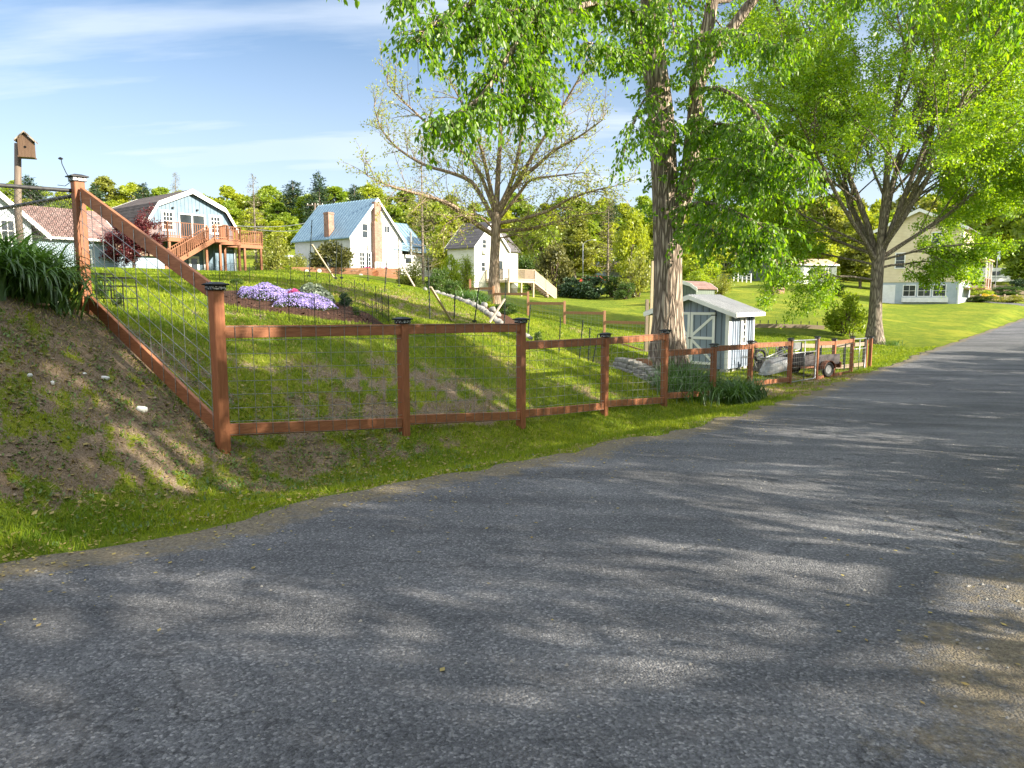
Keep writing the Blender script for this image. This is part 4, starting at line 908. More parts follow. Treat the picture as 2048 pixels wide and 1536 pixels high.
def trailer():
    b = at(1616, 758, 23.8); o = Vector((b.x, b.y, gz(b.x, b.y))); root = thing('utility_trailer', 'small dark utility trailer with rusty frame parked behind the tube gate', 'trailer', o, .5)
    bd = MB(); L, W, H = .85, .5, .32; z = .42
    for x0, x1, y0, y1, z0, z1 in ((-L, L, -W, W, z, z + .03), (-L, L, -W - .02, -W, z, z + H), (-L, L, W, W + .02, z, z + H), (-L - .02, -L, -W, W, z, z + H)): bd.box(x0, x1, y0, y1, z0, z1)
    bd.build('box', M['dark_ply'], root)
    fr = MB(); fr.box(-L, L + .05, -W + .05, -W + .12, z - .1, z - .004); fr.box(-L, L + .05, W - .12, W - .05, z - .1, z - .004); fr.box(L, L + .06, -W - .05, W + .05, z - .14, z + .06); fr.box(-.04, .04, -W - .1, W + .1, .25, .32)
    fr.build('frame', M['rust'], root)
    tg = MB(); tg.tube([(-L, 0, z - .06), (-L - .9, 0, z - .1)], .035, 6); tg.build('tongue', M['rust'], root)
    for s in (-1, 1):
        w = MB(); c = Vector((.12, s * (W + .14), .27)); pts = [c + Vector((math.cos(a) * .2, 0, math.sin(a) * .2)) for a in np.linspace(0, 2 * math.pi, 17)]; w.tube(pts, .065, 8); wo = w.build('wheel', M['rubber'], root, None, True)
        h = MB(); h.tube([c - Vector((0, .04, 0)), c + Vector((0, .04, 0))], .14, 12); h.build('rim', M['galv'], wo)
        f = MB()
        pr = [(c.x + math.cos(a) * .29, c.z + math.sin(a) * .29) for a in np.linspace(.15, math.pi - .15, 9)]
        f.prism(pr + [(x * .96 + c.x * .04, zz - .012) for x, zz in pr[::-1]], c.y - .09, c.y + .09); f.build('mudguard', M['rust'], root)
        tl = MB(); tl.box(L + .06, L + .09, s * .4 - .06, s * .4 + .06, z - .09, z - .03); tl.build('tail_light', M['red_paint'], root)
trailer()
# ---------------------------------------------------------------- buildings (local x along the lane, local y away to the left)
def fbox(mb, face, a0, a1, d0, d1, z0, z1, at0=0.0):
    """box on a wall: face 'f' looks along -y at y=at0, 'l' looks along -x at x=at0, 'r' along +x; d measured outwards"""
    if face == 'f': return mb.box(a0, a1, at0 - d1, at0 - d0, z0, z1)
    if face == 'l': return mb.box(at0 - d1, at0 - d0, a0, a1, z0, z1)
    return mb.box(at0 + d0, at0 + d1, a0, a1, z0, z1)
def window(root, face, a0, a1, z0, z1, nx=2, nz=2, trim=.1, at0=0.0, name='window', frame='white', panel=0.0):
    mb = MB()
    for b in ((a0 - trim, a1 + trim, z1, z1 + trim), (a0 - trim, a1 + trim, z0 - trim, z0), (a0 - trim, a0, z0, z1), (a1, a1 + trim, z0, z1)): fbox(mb, face, b[0], b[1], .003, .06, b[2], b[3], at0)
    if panel: fbox(mb, face, a0, a1, .004, .035, z0, z0 + panel, at0)
    zz = z0 + panel
    for i in range(1, nx): c = a0 + (a1 - a0) * i / nx; fbox(mb, face, c - .018, c + .018, .02, .04, zz, z1, at0)
    for j in range(1, nz): c = zz + (z1 - zz) * j / nz; fbox(mb, face, a0, a1, .018, .042, c - .018, c + .018, at0)
    w = mb.build(name, M[frame], root)
    fbox(MB(), face, a0, a1, .004, .02, zz, z1, at0).build('pane', M['glass'], w); return w
def gable_roof(root, poly, y0, y1, th, m, rake=None, over=.25, name='roof'):
    """poly: eave..ridge..eave outline (x, z); a thick shell over it from y0-over to y1+over"""
    up = []; n = len(poly)
    for i, (x, z) in enumerate(poly): up.append((x, z + th))
    mb = MB(); mb.prism(list(poly) + up[::-1], y0 - over, y1 + over); r = mb.build(name, M[m], root)
    if rake:
        low = [(x, z - .20) for x, z in poly]; hi = [(x, z + th + .012) for x, z in poly]
        for i in range(n - 1):
            for yy in (y0 - over - .03, y1 + over + .002): MB().prism([low[i], low[i + 1], hi[i + 1], hi[i]], yy, yy + .028).build('rake_board', M[rake], root)
    return r
def railing(root, pts, h, m, gap=.13, name='railing', base=.0, pw=.035):
    mb = MB()
    for a, b in zip(pts[:-1], pts[1:]):
        a = Vector(a); b = Vector(b); U3 = Vector((0, 0, 1))
        mb.beam(a + U3 * h, b + U3 * h, .1, .04); mb.beam(a + U3 * (.1 + base), b + U3 * (.1 + base), .04, .07); n = max(1, int((b - a).length / gap))
        for i in range(n + 1):
            p = a.lerp(b, i / n); big = i in (0, n); w = .09 if big else pw
            mb.box(p.x - w / 2, p.x + w / 2, p.y - w / 2, p.y + w / 2, p.z + (base if not big else -.1), p.z + h - .02)
    return mb.build(name, M[m], root)
def stairs(root, x0, x1, z0, z1, y0, y1, m, n):
    """flight along x from (x0, z0) up to (x1, z1)"""
    mb = MB()
    for y in (y0, y1 - .05): mb.beam((x0, y + .025, z0), (x1, y + .025, z1), .05, .28)
    mb.build('stringer', M[m], root); st = MB()
    for i in range(n):
        f = (i + .7) / n; x = x0 + (x1 - x0) * f; z = z0 + (z1 - z0) * (i + 1) / n; st.box(x - .16, x + .16, y0 + .05, y1 - .05, z - .03, z + .01)
    st.build('steps', M[m], root)

def gambrel():
    zb = 2.9; o = at(298, 540, 55); o.z = zb
    root = thing('gambrel_house', 'blue board-sided house with dark gambrel roof and raised redwood deck', 'house', o, ROT)
    w, L = 7.07, 8.5; ze, zk, zp = 7.15 - zb, 8.65 - zb, 9.85 - zb; xb = .87
    poly = [(0, 0), (w, 0), (w, ze), (w - xb, zk), (w / 2, zp), (xb, zk), (0, ze)]
    MB().prism(poly, 0, L).build('wall', M['blue_boards'], root)
    out = [(-.22, ze - .12), (xb - .05, zk + .02), (w / 2, zp + .02), (w - xb + .05, zk + .02), (w + .22, ze - .12)]
    gable_roof(root, out, 0, L, .14, 'shingle_dark', 'white', .35)
    # floor line, french doors, windows
    fz = 6.0 - zb
    for a in (2.56, 3.6): window(root, 'f', a, a + .92, fz + .02, fz + 2.05, 1, 1, .09, 0, 'french_door', panel=.25)
    window(root, 'f', 1.28, 1.98, fz + .85, fz + 2.1, 3, 4, .16); window(root, 'f', 5.1, 5.85, fz + .85, fz + 2.05, 3, 4, .16)
    for x in (2.05, 4.0): MB().box(x - .06, x + .06, -.16, -.003, fz + 2.42, fz + 2.54).build('wall_lamp', M['black'], root)
    d = MB(); d.box(3.1, 3.95, -.07, -.003, .0, 2.0); dr = d.build('door', M['white'], root); MB().box(3.28, 3.77, -.085, -.071, .9, 1.8).build('pane', M['glass'], dr)
    MB().box(1.5, 2.6, -.04, -.003, 0, 2.0).build('opening', M['glass'], root)
    for x in (4.4, w): MB().box(x - .09, x + .09, -.1, -.004, 0, fz - .3).build('corner_post', M['white'], root)
    # deck
    dk = MB(); D0 = 3.2; dk.box(0, 5.7, -D0, -.006, fz - .05, fz); dk.box(5.7, 9.0, -1.0, 2.4, fz - .05, fz); dk.build('deck_floor', M['deckwood'], root)
    sk = MB()
    for b in ((0, 5.7, -D0 - .04, -D0), (5.7, 5.74, -D0, -1.0), (5.7, 9.0, -1.04, -1.0), (9.0, 9.04, -1, 2.4), (-.04, 0, -D0, 0)): sk.box(b[0], b[1], b[2], b[3], fz - .3, fz - .052)
    sk.build('deck_skirt', M['deckwood'], root)
    for x, y in ((.1, -D0 + .1), (2.9, -D0 + .1), (4.0, -D0 + .1), (5.6, -D0 + .1), (7.4, -.9), (8.9, -.9), (5.6, -1.0)):
        MB().box(x - .08, x + .08, y - .08, y + .08, -.4, fz - .302).build('deck_post', M['deckwood'], root)
    railing(root, [(0, -.1, fz), (0, -D0, fz), (2.92, -D0, fz)], 1.07, 'deckwood', .17)
    railing(root, [(4.0, -D0, fz), (5.7, -D0, fz), (5.7, -1.0, fz)], 1.07, 'deckwood', .17); railing(root, [(5.7, -1.0, fz), (9.0, -1.0, fz), (9.0, 2.3, fz)], 1.07, 'deckwood', .17)
    MB().box(2.95, 4.0, -D0 - 1.15, -D0 - .045, fz - .25, fz - .02).build('landing', M['deckwood'], root)
    stairs(root, -1.4, 2.95, .45, fz - .1, -D0 - 1.1, -D0 - .1, 'deckwood', 13)
    for y in (-D0 - 1.1, -D0 - .1): railing(root, [(-1.4, y, .5), (.8, y, .5 + (fz - .5) * .505), (2.95, y, fz)], .98, 'deckwood', .17, 'stair_railing')
    railing(root, [(2.95, -D0 - 1.12, fz), (3.98, -D0 - 1.12, fz), (3.98, -D0 - .1, fz)], 1.05, 'deckwood', .17, 'landing_railing')
    return root
gambrel()

def white_house():
    zb = 3.9; o = at(702, 540, 75); o.z = zb
    root = thing('white_house', 'white clapboard house with blue metal roof and tall brick chimney on its gable', 'house', o, ROT)
    w, L = 7.08, 9.45; ze, zp = 8.0 - zb, 11.95 - zb
    MB().prism([(0, 0), (w, 0), (w, ze), (w / 2, zp), (0, ze)], 0, L).build('wall', M['white_siding'], root)
    k = (zp - ze) / (w / 2); out = [(-.3, ze - .3 * k), (w / 2, zp), (w + .3, ze - .3 * k)]
    rf = gable_roof(root, out, 0, L, .1, 'metal_blue', 'white', .3)
    rb = MB()
    for i in range(22):
        y = -.25 + (L + .5) * i / 21
        for s in (0, 1): rb.beam((out[2 * s][0], y, out[2 * s][1] + .12), (w / 2, y, zp + .12), .05, .05)
    rb.build('seam', M['metal_blue'], rf)
    cz = zp - .35; c = MB(); c.box(2.85, 3.85, -.5, -.004, 0, cz - 2.0); c.box(2.95, 3.75, -.46, -.004, cz - 2.0, cz); c.build('chimney', M['brick'], root)
    c = MB(); c.box(-.1, .6, 3.3, 4.1, ze - .2, ze + 2.55); c.box(-.15, .65, 3.25, 4.15, ze + 2.35, ze + 2.45); c.build('small_chimney', M['brick'], root)
    window(root, 'f', 1.57, 2.26, 7.85 - zb, 9.25 - zb, 1, 2); window(root, 'f', 4.6, 5.27, 8.6 - zb, 9.25 - zb, 2, 1, .08)
    window(root, 'f', 1.15, 1.75, 4.6 - zb, 6.3 - zb, 2, 4); window(root, 'f', 2.0, 2.6, 4.6 - zb, 6.3 - zb, 2, 4)
    # cross wing and lean-to
    MB().prism([(2.1, 0), (7.9, 0), (7.9, 7.75 - zb), (5, 10.3 - zb), (2.1, 7.75 - zb)], w + .003, 12.3, 'x').build('wing_wall', M['white_siding'], root)
    wr = MB(); p = [(1.75, 7.44 - zb), (5, 10.3 - zb), (8.25, 7.44 - zb)]; wr.prism(p + [(a, b + .1) for a, b in p[::-1]], 4.2, 12.55, 'x'); wro = wr.build('wing_roof', M['metal_blue'], root)
    rb = MB()
    for i in range(13): x = 6.2 + 6.3 * i / 12; rb.beam((x, 1.75, 7.57 - zb), (x, 5, 10.43 - zb), .05, .05)
    rb.build('seam', M['metal_blue'], wro)
    MB().box(7.09, 13.6, .5, 2.095, 0, 6.45 - zb).build('lean_to_wall', M['white_siding'], root)
    lr = MB(); lr.add([(5.9, -.1, 6.86 - zb), (13.8, -.1, 6.52 - zb), (13.8, 2.09, 7.3 - zb), (5.9, 2.09, 7.5 - zb), (5.9, -.1, 6.96 - zb), (13.8, -.1, 6.62 - zb), (13.8, 2.09, 7.4 - zb), (5.9, 2.09, 7.6 - zb)],
                      [(0, 3, 2, 1), (4, 5, 6, 7), (0, 1, 5, 4), (1, 2, 6, 5), (2, 3, 7, 6), (3, 0, 4, 7)]); lr.build('lean_to_roof', M['metal_blue'], root)
    window(root, 'f', 11.2, 12.0, 4.8 - zb, 6.0 - zb, 1, 2, .1, .5); window(root, 'f', 8.0, 8.9, 4.2 - zb, 6.1 - zb, 1, 1, .1, .5, 'door')
    po = MB(); po.box(6.0, 6.14, .0, .14, 0, 6.85 - zb); po.build('porch_post', M['white'], root)
    MB().tube([(8.2, -.25, 6.3 - zb), (8.2, -.25, 8.9 - zb)], .14, 10).build('stove_pipe', M['galv'], root)
    # back porch seen past the left wall
    MB().box(-2.2, -.31, 7.5, 9.6, 6.0 - zb, 6.15 - zb).build('porch_roof', M['white'], root)
    MB().box(-2.1, -2.0, 7.6, 7.7, 0, 5.995 - zb).build('porch_post', M['white'], root)
    railing(root, [(1.6, -1.9, .45), (7.0, -1.9, .45), (7.0, -.6, .45)], .95, 'white', .2, 'patio_railing')
    return root
white_house()
def planter_wall():
    a = at(562, 545, 64); b = at(800, 552, 66); o = Vector((a.x, a.y, gz(a.x, a.y))); root = thing('timber_retaining_wall', 'long low reddish timber planter wall in front of the white house', 'wall', o)
    za = at(562, 534, 64).z; zb2 = at(800, 537, 66).z
    for k in range(4):
        f0, f1 = k / 4, (k + 1) / 4; p = a.lerp(b, f0); q = a.lerp(b, f1); p.z = q.z = 0; z0 = gz(p.x, p.y) - .3; h = za + (zb2 - za) * f0 - z0
        for j in range(4): MB().beam((p.x, p.y - .02 * (j % 2), z0 + h * (j + .5) / 4), (q.x, q.y - .02 * (j % 2), z0 + h * (j + .5) / 4), .2, h / 4 - .012).build('timber', M['oldrail'], root, o)
    return root
planter_wall()
def sun_ornament():
    c = at(751, 546.5, 64.2); o = Vector((c.x, c.y, gz(c.x, c.y)))
    mb = MB(); r = .24; n = 12
    pts = []
    for i in range(2 * n): a = math.pi * i / n; q = r * (1.45 if i % 2 else .95); pts.append((c.x + math.cos(a) * q, c.z + math.sin(a) * q))
    mb.prism(pts, c.y - .02, c.y + .02); tag(mb.build('sun_ornament', M['sunorn'], None, o), 'rusty orange metal sun hanging on the timber planter wall', 'ornament')
    for u, v, lab in ((614, 543, 'white round ornament on the left end of the planter wall'), (639, 541.5, 'white round ornament in the middle of the planter wall'), (722, 551, 'small pale round ornament on the planter wall left of the orange sun')):
        c = at(u, v, 63.6); mb = MB(); mb.tube([(c.x, c.y, c.z), (c.x, c.y - .05, c.z)], .17, 12); mb.tube([(c.x, c.y - .05, c.z), (c.x, c.y - .07, c.z)], .06, 8)
        tag(mb.build('round_ornament', M['white'], None, (c.x, c.y, gz(c.x, c.y))), lab, 'ornament', 'round ornaments on the planter wall')
sun_ornament()

def right_house():
    zb = 2.0; o = at(949, 575, 68); o.z = zb
    root = thing('cream_house', 'cream white house with dark grey roof behind the walnut trunk, wooden deck in front', 'house', o, ROT)
    w, L = 4.84, 3.4; ze, zp = 6.45 - zb, 8.75 - zb
    MB().prism([(0, 2.6 - zb), (w, 2.6 - zb), (w, ze), (w / 2, zp), (0, ze)], 0, L).build('wall', M['cream_siding'], root)
    MB().box(.04, 6.5, .04, L - .04, -.5, 2.598 - zb).build('foundation', M['beige'], root)
    gable_roof(root, [(-.25, ze - .24), (w / 2, zp), (w + .25, ze - .24)], 0, L, .1, 'shingle_grey', 'white', .2)
    MB().prism([(0.0, 2.6 - zb), (3.4, 2.6 - zb), (3.4, 6.3 - zb), (1.7, 8.0 - zb), (0.0, 6.3 - zb)], w + .003, 6.54, 'x').build('wing_wall', M['cream_siding'], root)
    p = [(-.25, 6.12 - zb), (1.7, 8.0 - zb), (3.6, 6.12 - zb)]; MB().prism(p + [(a, b + .1) for a, b in p[::-1]], w + .26, 6.75, 'x').build('wing_roof', M['shingle_grey'], root)
    for a, z0, z1 in ((1.12, 6.3, 7.05), (.95, 4.15, 4.95)): window(root, 'f', a, a + .5, z0 - zb, z1 - zb, 1, 2, .08)
    MB().box(1.1, 1.6, -.3, -.004, 5.75 - zb, 6.05 - zb).build('air_conditioner', M['white'], root)
    window(root, 'f', 3.2, 4.1, 3.4 - zb, 5.2 - zb, 1, 1, .1, 0, 'door')
    fz = 3.3 - zb; x0, x1, y0 = 1.6, 5.6, -2.8
    MB().box(x0, x1, y0, -.006, fz - .22, fz).build('deck_floor', M['pale_wood'], root)
    for x in (x0 + .1, 3.6, x1 - .1): MB().box(x - .07, x + .07, y0 + .03, y0 + .17, -.9, fz - .222).build('deck_post', M['pale_wood'], root)
    railing(root, [(x0, -.1, fz), (x0, y0, fz), (x1, y0, fz)], 1.0, 'pale_wood', .16); railing(root, [(x1, y0, fz), (x1, y0 + 1.1, fz)], 1.05, 'pale_wood', .09, pw=.08)
    stairs(root, 9.2, x1 + .05, -.35, fz - .1, y0, y0 + 1.0, 'pale_wood', 9)
    for y in (y0, y0 + 1.0): railing(root, [(x1 + .05, y, fz), (7.4, y, fz * .5 - .17), (9.2, y, -.35)], .95, 'pale_wood', .11, 'stair_railing', pw=.07)
right_house()

def cottage():
    o = at(235, 540, 48); zb = 3.0; o.z = zb
    root = thing('cottage', 'low pale blue cottage with weathered red shingle roof and white trim at the left edge', 'house', o, ROT)
    L = 9.0; MB().box(-L, 0, 0, 5, 0, 5.5 - zb).build('wall', M['blue_clap'], root)
    p = [(-.35, 5.3 - zb), (3.0, 7.35 - zb), (6.2, 5.3 - zb)]; MB().prism(p + [(a, b + .1) for a, b in p[::-1]], -L - .2, .25, 'x').build('roof', M['shingle_red'], root)
    for xx in (.255,): 
        for a, b in zip(p[:-1], p[1:]): MB().prism([(a[0], a[1] - .16), (b[0], b[1] - .16), (b[0], b[1] + .13), (a[0], a[1] + .13)], xx, xx + .03, 'x').build('rake_board', M['white'], root)
    MB().prism([(0, 5.0 - zb), (3, 7.2 - zb), (6, 5.0 - zb)], -.04, .0, 'x').build('gable', M['pale_clap'], root)
    MB().box(-L, .2, -.42, -.36, 5.2 - zb, 5.34 - zb).build('fascia', M['white'], root)
    window(root, 'f', -2.4, -1.6, .6, 1.6, 2, 2)
    # cross gable with broad white rakes
    g0, g1 = -10.6, -5.2; gm = (g0 + g1) / 2 ; zt = 8.5 - zb
    MB().prism([(g0, 0), (g1, 0), (g1, 5.9 - zb), (gm, zt), (g0, 5.9 - zb)], -1.2, -.003).build('cross_wall', M['pale_clap'], root)
    rp = [(g0 - .5, 5.55 - zb), (gm, zt + .05), (g1 + .9, 5.2 - zb)]; MB().prism(rp + [(a, b + .12) for a, b in rp[::-1]], -1.5, 3).build('cross_roof', M['shingle_red'], root)
    for a, b in zip(rp[:-1], rp[1:]): MB().prism([(a[0], a[1] - .2), (b[0], b[1] - .2), (b[0], b[1] + .14), (a[0], a[1] + .14)], -1.54, -1.502).build('rake_board', M['white'], root)
    window(root, 'f', gm - .45, gm + .35, 1.9, 3.2, 2, 2, .12, -1.2); window(root, 'f', gm + 1.2, gm + 1.8, 1.9, 3.0, 2, 2, .1, -1.2)
    # small blue link and its lower roof towards the gambrel house
    MB().box(.003, 3.6, 1.0, 4, 0, 1.55).build('link_wall', M['blue_clap'], root)
    MB().add([(.01, .7, 1.5), (3.7, .7, 1.5), (3.7, 3.0, 2.5), (.01, 3.0, 2.5), (.01, .7, 1.6), (3.7, .7, 1.6), (3.7, 3.0, 2.6), (.01, 3.0, 2.6)], [(0, 3, 2, 1), (4, 5, 6, 7), (0, 1, 5, 4), (1, 2, 6, 5), (2, 3, 7, 6), (3, 0, 4, 7)]).build('link_roof', M['shingle_tan'], root)
    dk = MB(); dk.box(-1.4, 1.8, -1.4, -1.3, .35, .48); dk.build('step_edge', M['deckwood'], root)
cottage()

def blue_shed():
    c = at(1454, 745, 22.6); zb = gz(c.x, c.y) + .10; o = Vector((c.x, c.y, zb))
    root = thing('garden_shed', 'blue board and batten garden shed with white trim and white metal roof', 'shed', o, ROT)
    w, L = 2.5, 2.12; ze = at(1454, 625, 22.6).z - zb; zp = at(1378, 592, 23.4).z - zb - .06
    # the gable looks along -x: width runs along y (0..w), depth along x (0..L)
    MB().prism([(0, 0), (w, 0), (w, ze), (w / 2, zp), (0, ze)], 0, L, 'x').build('wall', M['shed_blue'], root)
    bt = MB(); n = 11
    for i in range(1, n):
        y = w * i / n; zt = ze + (zp - ze) * (1 - abs(y - w / 2) / (w / 2)); bt.box(-.014, -.001, y - .012, y + .012, .02, zt - .1)
    bt.build('batten', M['shed_blue'], root); bt = MB()
    for i in range(1, 11):
        x = L * i / 11; bt.box(x - .028, x + .028, -.022, -.001, .02, ze - .06)
    bt.build('batten', M['shed_blue'], root)
    k = (zp - ze) / (w / 2); p = [(-.32, ze - .32 * k + .05), (w / 2, zp + .05), (w + .32, ze - .32 * k + .05)]
    rf = MB().prism(p + [(a, b + .05) for a, b in p[::-1]], -.22, L + .1, 'x').build('roof', M['metal_white'], root)
    rb = MB()
    for i in range(13):
        x = -.2 + (L + .28) * i / 12
        for s in (0, 2): rb.beam((x, p[s][0], p[s][1] + .06), (x, w / 2, zp + .11), .025, .022)
    rb.build('roof_rib', M['metal_white'], rf)
    for a, b in zip(p[:-1], p[1:]): MB().prism([(a[0], a[1] - .1), (b[0], b[1] - .1), (b[0], b[1] + .045), (a[0], a[1] + .045)], -.245, -.222, 'x').build('rake_board', M['white'], root)
    for y in (-.345, w + .322): MB().box(-.24, L + .12, y, y + .023, p[0][1] - .07, p[0][1] + .045).build('fascia', M['white'], root)
    sf = MB(); sf.box(-.2, L + .2, -.31, -.024, ze - .05, ze - .03); sf.build('soffit', M['white'], root)
    for bx in ((-.035, -.002, -.03, .09, 0, ze - .02), (.0, .12, -.033, -.002, 0, ze - .06), (L - .07, L + .02, -.034, -.002, 0, ze - .06), (-.036, -.002, w - .09, w + .03, 0, ze - .02)): MB().box(*bx).build('corner_trim', M['white'], root)
    # double doors with white X bracing
    h0, h1 = .12, 1.78
    for y0, y1, dr in ((.42, 1.24, 1), (1.26, 2.08, -1)):
        d = MB(); d.box(-.05, -.016, y0, y1, h0, h1); dd = d.build('door', M['shed_blue'], root); t = MB(); q = .085
        for b in ((y0, y1, h1 - q, h1), (y0, y1, h0, h0 + q), (y0, y0 + q, h0 + q, h1 - q), (y1 - q, y1, h0 + q, h1 - q), (y0 + q, y1 - q, .92, .92 + q)): t.box(-.068, -.051, b[0], b[1], b[2], b[3])
        inner, outer = (y1 - q, y0 + q) if dr > 0 else (y0 + q, y1 - q)
        for z0, z1 in ((.92 + q, h1 - q), (.92, h0 + q)): t.beam((-.0575, inner, z0), (-.0575, outer, z1), .012, q, (0, .0, 1)) if False else t.prism([(inner, z0 - .0), (inner, z0 + (.11 if z1 > z0 else -.11)), (outer, z1), (outer, z1 + (-.11 if z1 > z0 else .11))], -.066, -.052, 'x')
        t.build('door_trim', M['white'], dd); yo = y0 if dr > 0 else y1
        for z in (.34, 1.69):
            hg = MB(); hg.beam((-.073, yo - dr * .05, z), (-.073, yo + dr * .13, z), .007, .03, (0, 0, 1)); hg.build('hinge', M['black'], dd)
    MB().box(-.085, -.07, 1.2, 1.3, .93, .97).build('latch', M['black'], root)
    window(root, 'f', .98, 1.28, .78, 1.58, 2, 4, .07)
    for x in np.linspace(.1, L - .1, 5):
        for y in (.12, w - .12): MB().box(x - .13, x + .13, y - .11, y + .11, -.35, -.004).build('foundation_block', M['concrete'], root)
    MB().box(-.12, 0.0, .3, 2.2, -.1, -.004).build('sill_beam', M['grey_wood'], root)
blue_shed()
def tall_pole_board():
    b = at(1299, 690, 29); o = Vector((b.x, b.y, gz(b.x, b.y))); t = at(1306, 522, 29); s = at(1296, 604, 29)
    root = thing('garden_post', 'tall raw timber post standing half hidden behind the left edge of the big trunk', 'post', o)
    MB().beam(o - Vector((0, 0, .2)), t, .14, .1, (1, 0, 0)).build('post', M['lumber'], root, o)
    MB().box(s.x - .09, s.x + .02, s.y - .1, s.y + .1, o.z, s.z + .1).build('short_post', M['grey_wood'], root, o)
tall_pole_board()

def simple_shed(name, label, o, rz, w, L, ze, zp, wm, rm, wins=(), gam=False, trim='white', cat='shed'):
    root = thing(name, label, cat, o, rz)
    if gam: pr = [(0, ze), (w * .2, ze + (zp - ze) * .62), (w / 2, zp), (w * .8, ze + (zp - ze) * .62), (w, ze)]
    else: pr = [(0, ze), (w / 2, zp), (w, ze)]
    MB().prism([(0, -.4), (w, -.4)] + pr[::-1], 0, L).build('wall', M[wm], root)
    out = [(pr[0][0] - .2, pr[0][1] - .12)] + pr[1:-1] + [(pr[-1][0] + .2, pr[-1][1] - .12)]
    gable_roof(root, [(x, z + .02) for x, z in out], 0, L, .08, rm, trim, .15)
    for wi in wins: window(root, *wi)
    return root
g = at(1342, 600, 62); simple_shed('small_barn', 'small grey barn shed with red gambrel roof just above the blue shed', Vector((g.x, g.y, gz(g.x, g.y) - .1)), -.8, 2.4, 2.9, 1.5, at(1376, 562, 62).z - gz(g.x, g.y), 'greygreen', 'shingle_red', (), True)
def long_shed():
    g = at(1541, 565, 95); zb = gz(g.x, g.y); root = thing('long_shed', 'long low grey green shed with tan roof and white windows behind the right tree', 'shed', Vector((g.x, g.y, zb)), .32)
    L, W, ze, zp = 10.5, 4.2, 2.35, 3.1
    MB().prism([(0, -.6), (W, -.6), (W, ze), (W / 2, zp), (0, ze)], 0, L, 'x').build('wall', M['greygreen'], root)
    p = [(-.25, ze - .05), (W / 2, zp + .03), (W + .25, ze - .05)]; MB().prism(p + [(a, b + .1) for a, b in p[::-1]], -.2, L + .2, 'x').build('roof', M['shingle_tan'], root)
    MB().box(-.05, .12, -.05, -.003, -.3, ze - .1).build('corner_trim', M['white'], root)
    MB().box(-.2, L + .2, -.29, -.252, ze - .1, ze + .06).build('fascia', M['white'], root)
    for x in (2.6, 8.2): window(root, 'f', x, x + .8, 1.0, 1.75, 2, 2, .14)
    d = MB(); d.box(5.1, 6.0, -.05, -.003, -.2, 1.9); d.build('door', M['white'], root)
long_shed()
def yellow_house():
    c = at(1916, 607, 75); zb = gz(c.x, c.y) - .1; o = Vector((c.x, c.y, zb)); root = thing('yellow_house', 'tall pale yellow house by the lane with white lower doors, seen through the right tree', 'house', o, ROT)
    w, L = 8.0, 9; ze = at(1916, 452, 75).z - zb; zp = ze + 1.9; z1 = 2.35
    MB().prism([(0, z1), (w, z1), (w, ze), (w / 2, zp), (0, ze)], 0, L, 'x').build('wall', M['yellow_siding'], root)
    MB().box(.04, L - .04, .04, w - .04, -.8, z1 - .002).build('basement_wall', M['pale_clap'], root)
    k = 1.9 / (w / 2); p = [(-.5, ze - .5 * k), (w / 2, zp), (w + .5, ze - .5 * k)]
    MB().prism(p + [(a, b + .12) for a, b in p[::-1]], -.4, L + .3, 'x').build('roof', M['shingle_grey'], root)
    for a, b in zip(p[:-1], p[1:]): MB().prism([(a[0], a[1] - .2), (b[0], b[1] - .2), (b[0], b[1] + .14), (a[0], a[1] + .14)], -.44, -.402, 'x').build('rake_board', M['white'], root)
    MB().box(-.03, .12, -.03, -.002, -.3, ze - .1).build('corner_trim', M['white'], root); MB().box(-.032, -.002, -.03, .12, -.3, ze - .1).build('corner_trim', M['white'], root)
    window(root, 'l', 1.95, 2.75, 3.9, 5.4, 1, 2, .1); window(root, 'l', 1.9, 2.7, 6.3, 7.4, 1, 2, .1); window(root, 'l', 5.2, 6.0, 3.9, 5.4, 1, 2, .1)
    window(root, 'f', 2.0, 2.9, 3.9, 5.2, 2, 2); window(root, 'f', 5.5, 6.4, 3.9, 5.2, 2, 2)
    d = MB(); d.box(0.0, .038, 5.9, 7.3, .0, 2.1); d.build('door', M['white'], root)
    for y in (1.2, 2.6, 4.0): window(root, 'l', y, y + 1.1, .9, 2.0, 2, 2, .08, .04)
    MB().box(-.25, .038, .9, 5.2, .25, .75).build('shelf', M['white'], root)
    pr = MB(); pr.box(3.5, 8.5, -1.9, -.003, 1.6, 1.75); pr.build('porch_floor', M['oldrail'], root); railing(root, [(3.5, -1.9, 1.75), (8.5, -1.9, 1.75)], .95, 'oldrail', .3)
    MB().box(3.3, 8.7, -2.1, -.003, 4.6, 4.75).build('porch_roof', M['shingle_tan'], root)
    for x in (3.6, 6, 8.4): MB().box(x - .07, x + .07, -1.95, -1.81, 1.752, 4.598).build('porch_post', M['white'], root)
yellow_house()
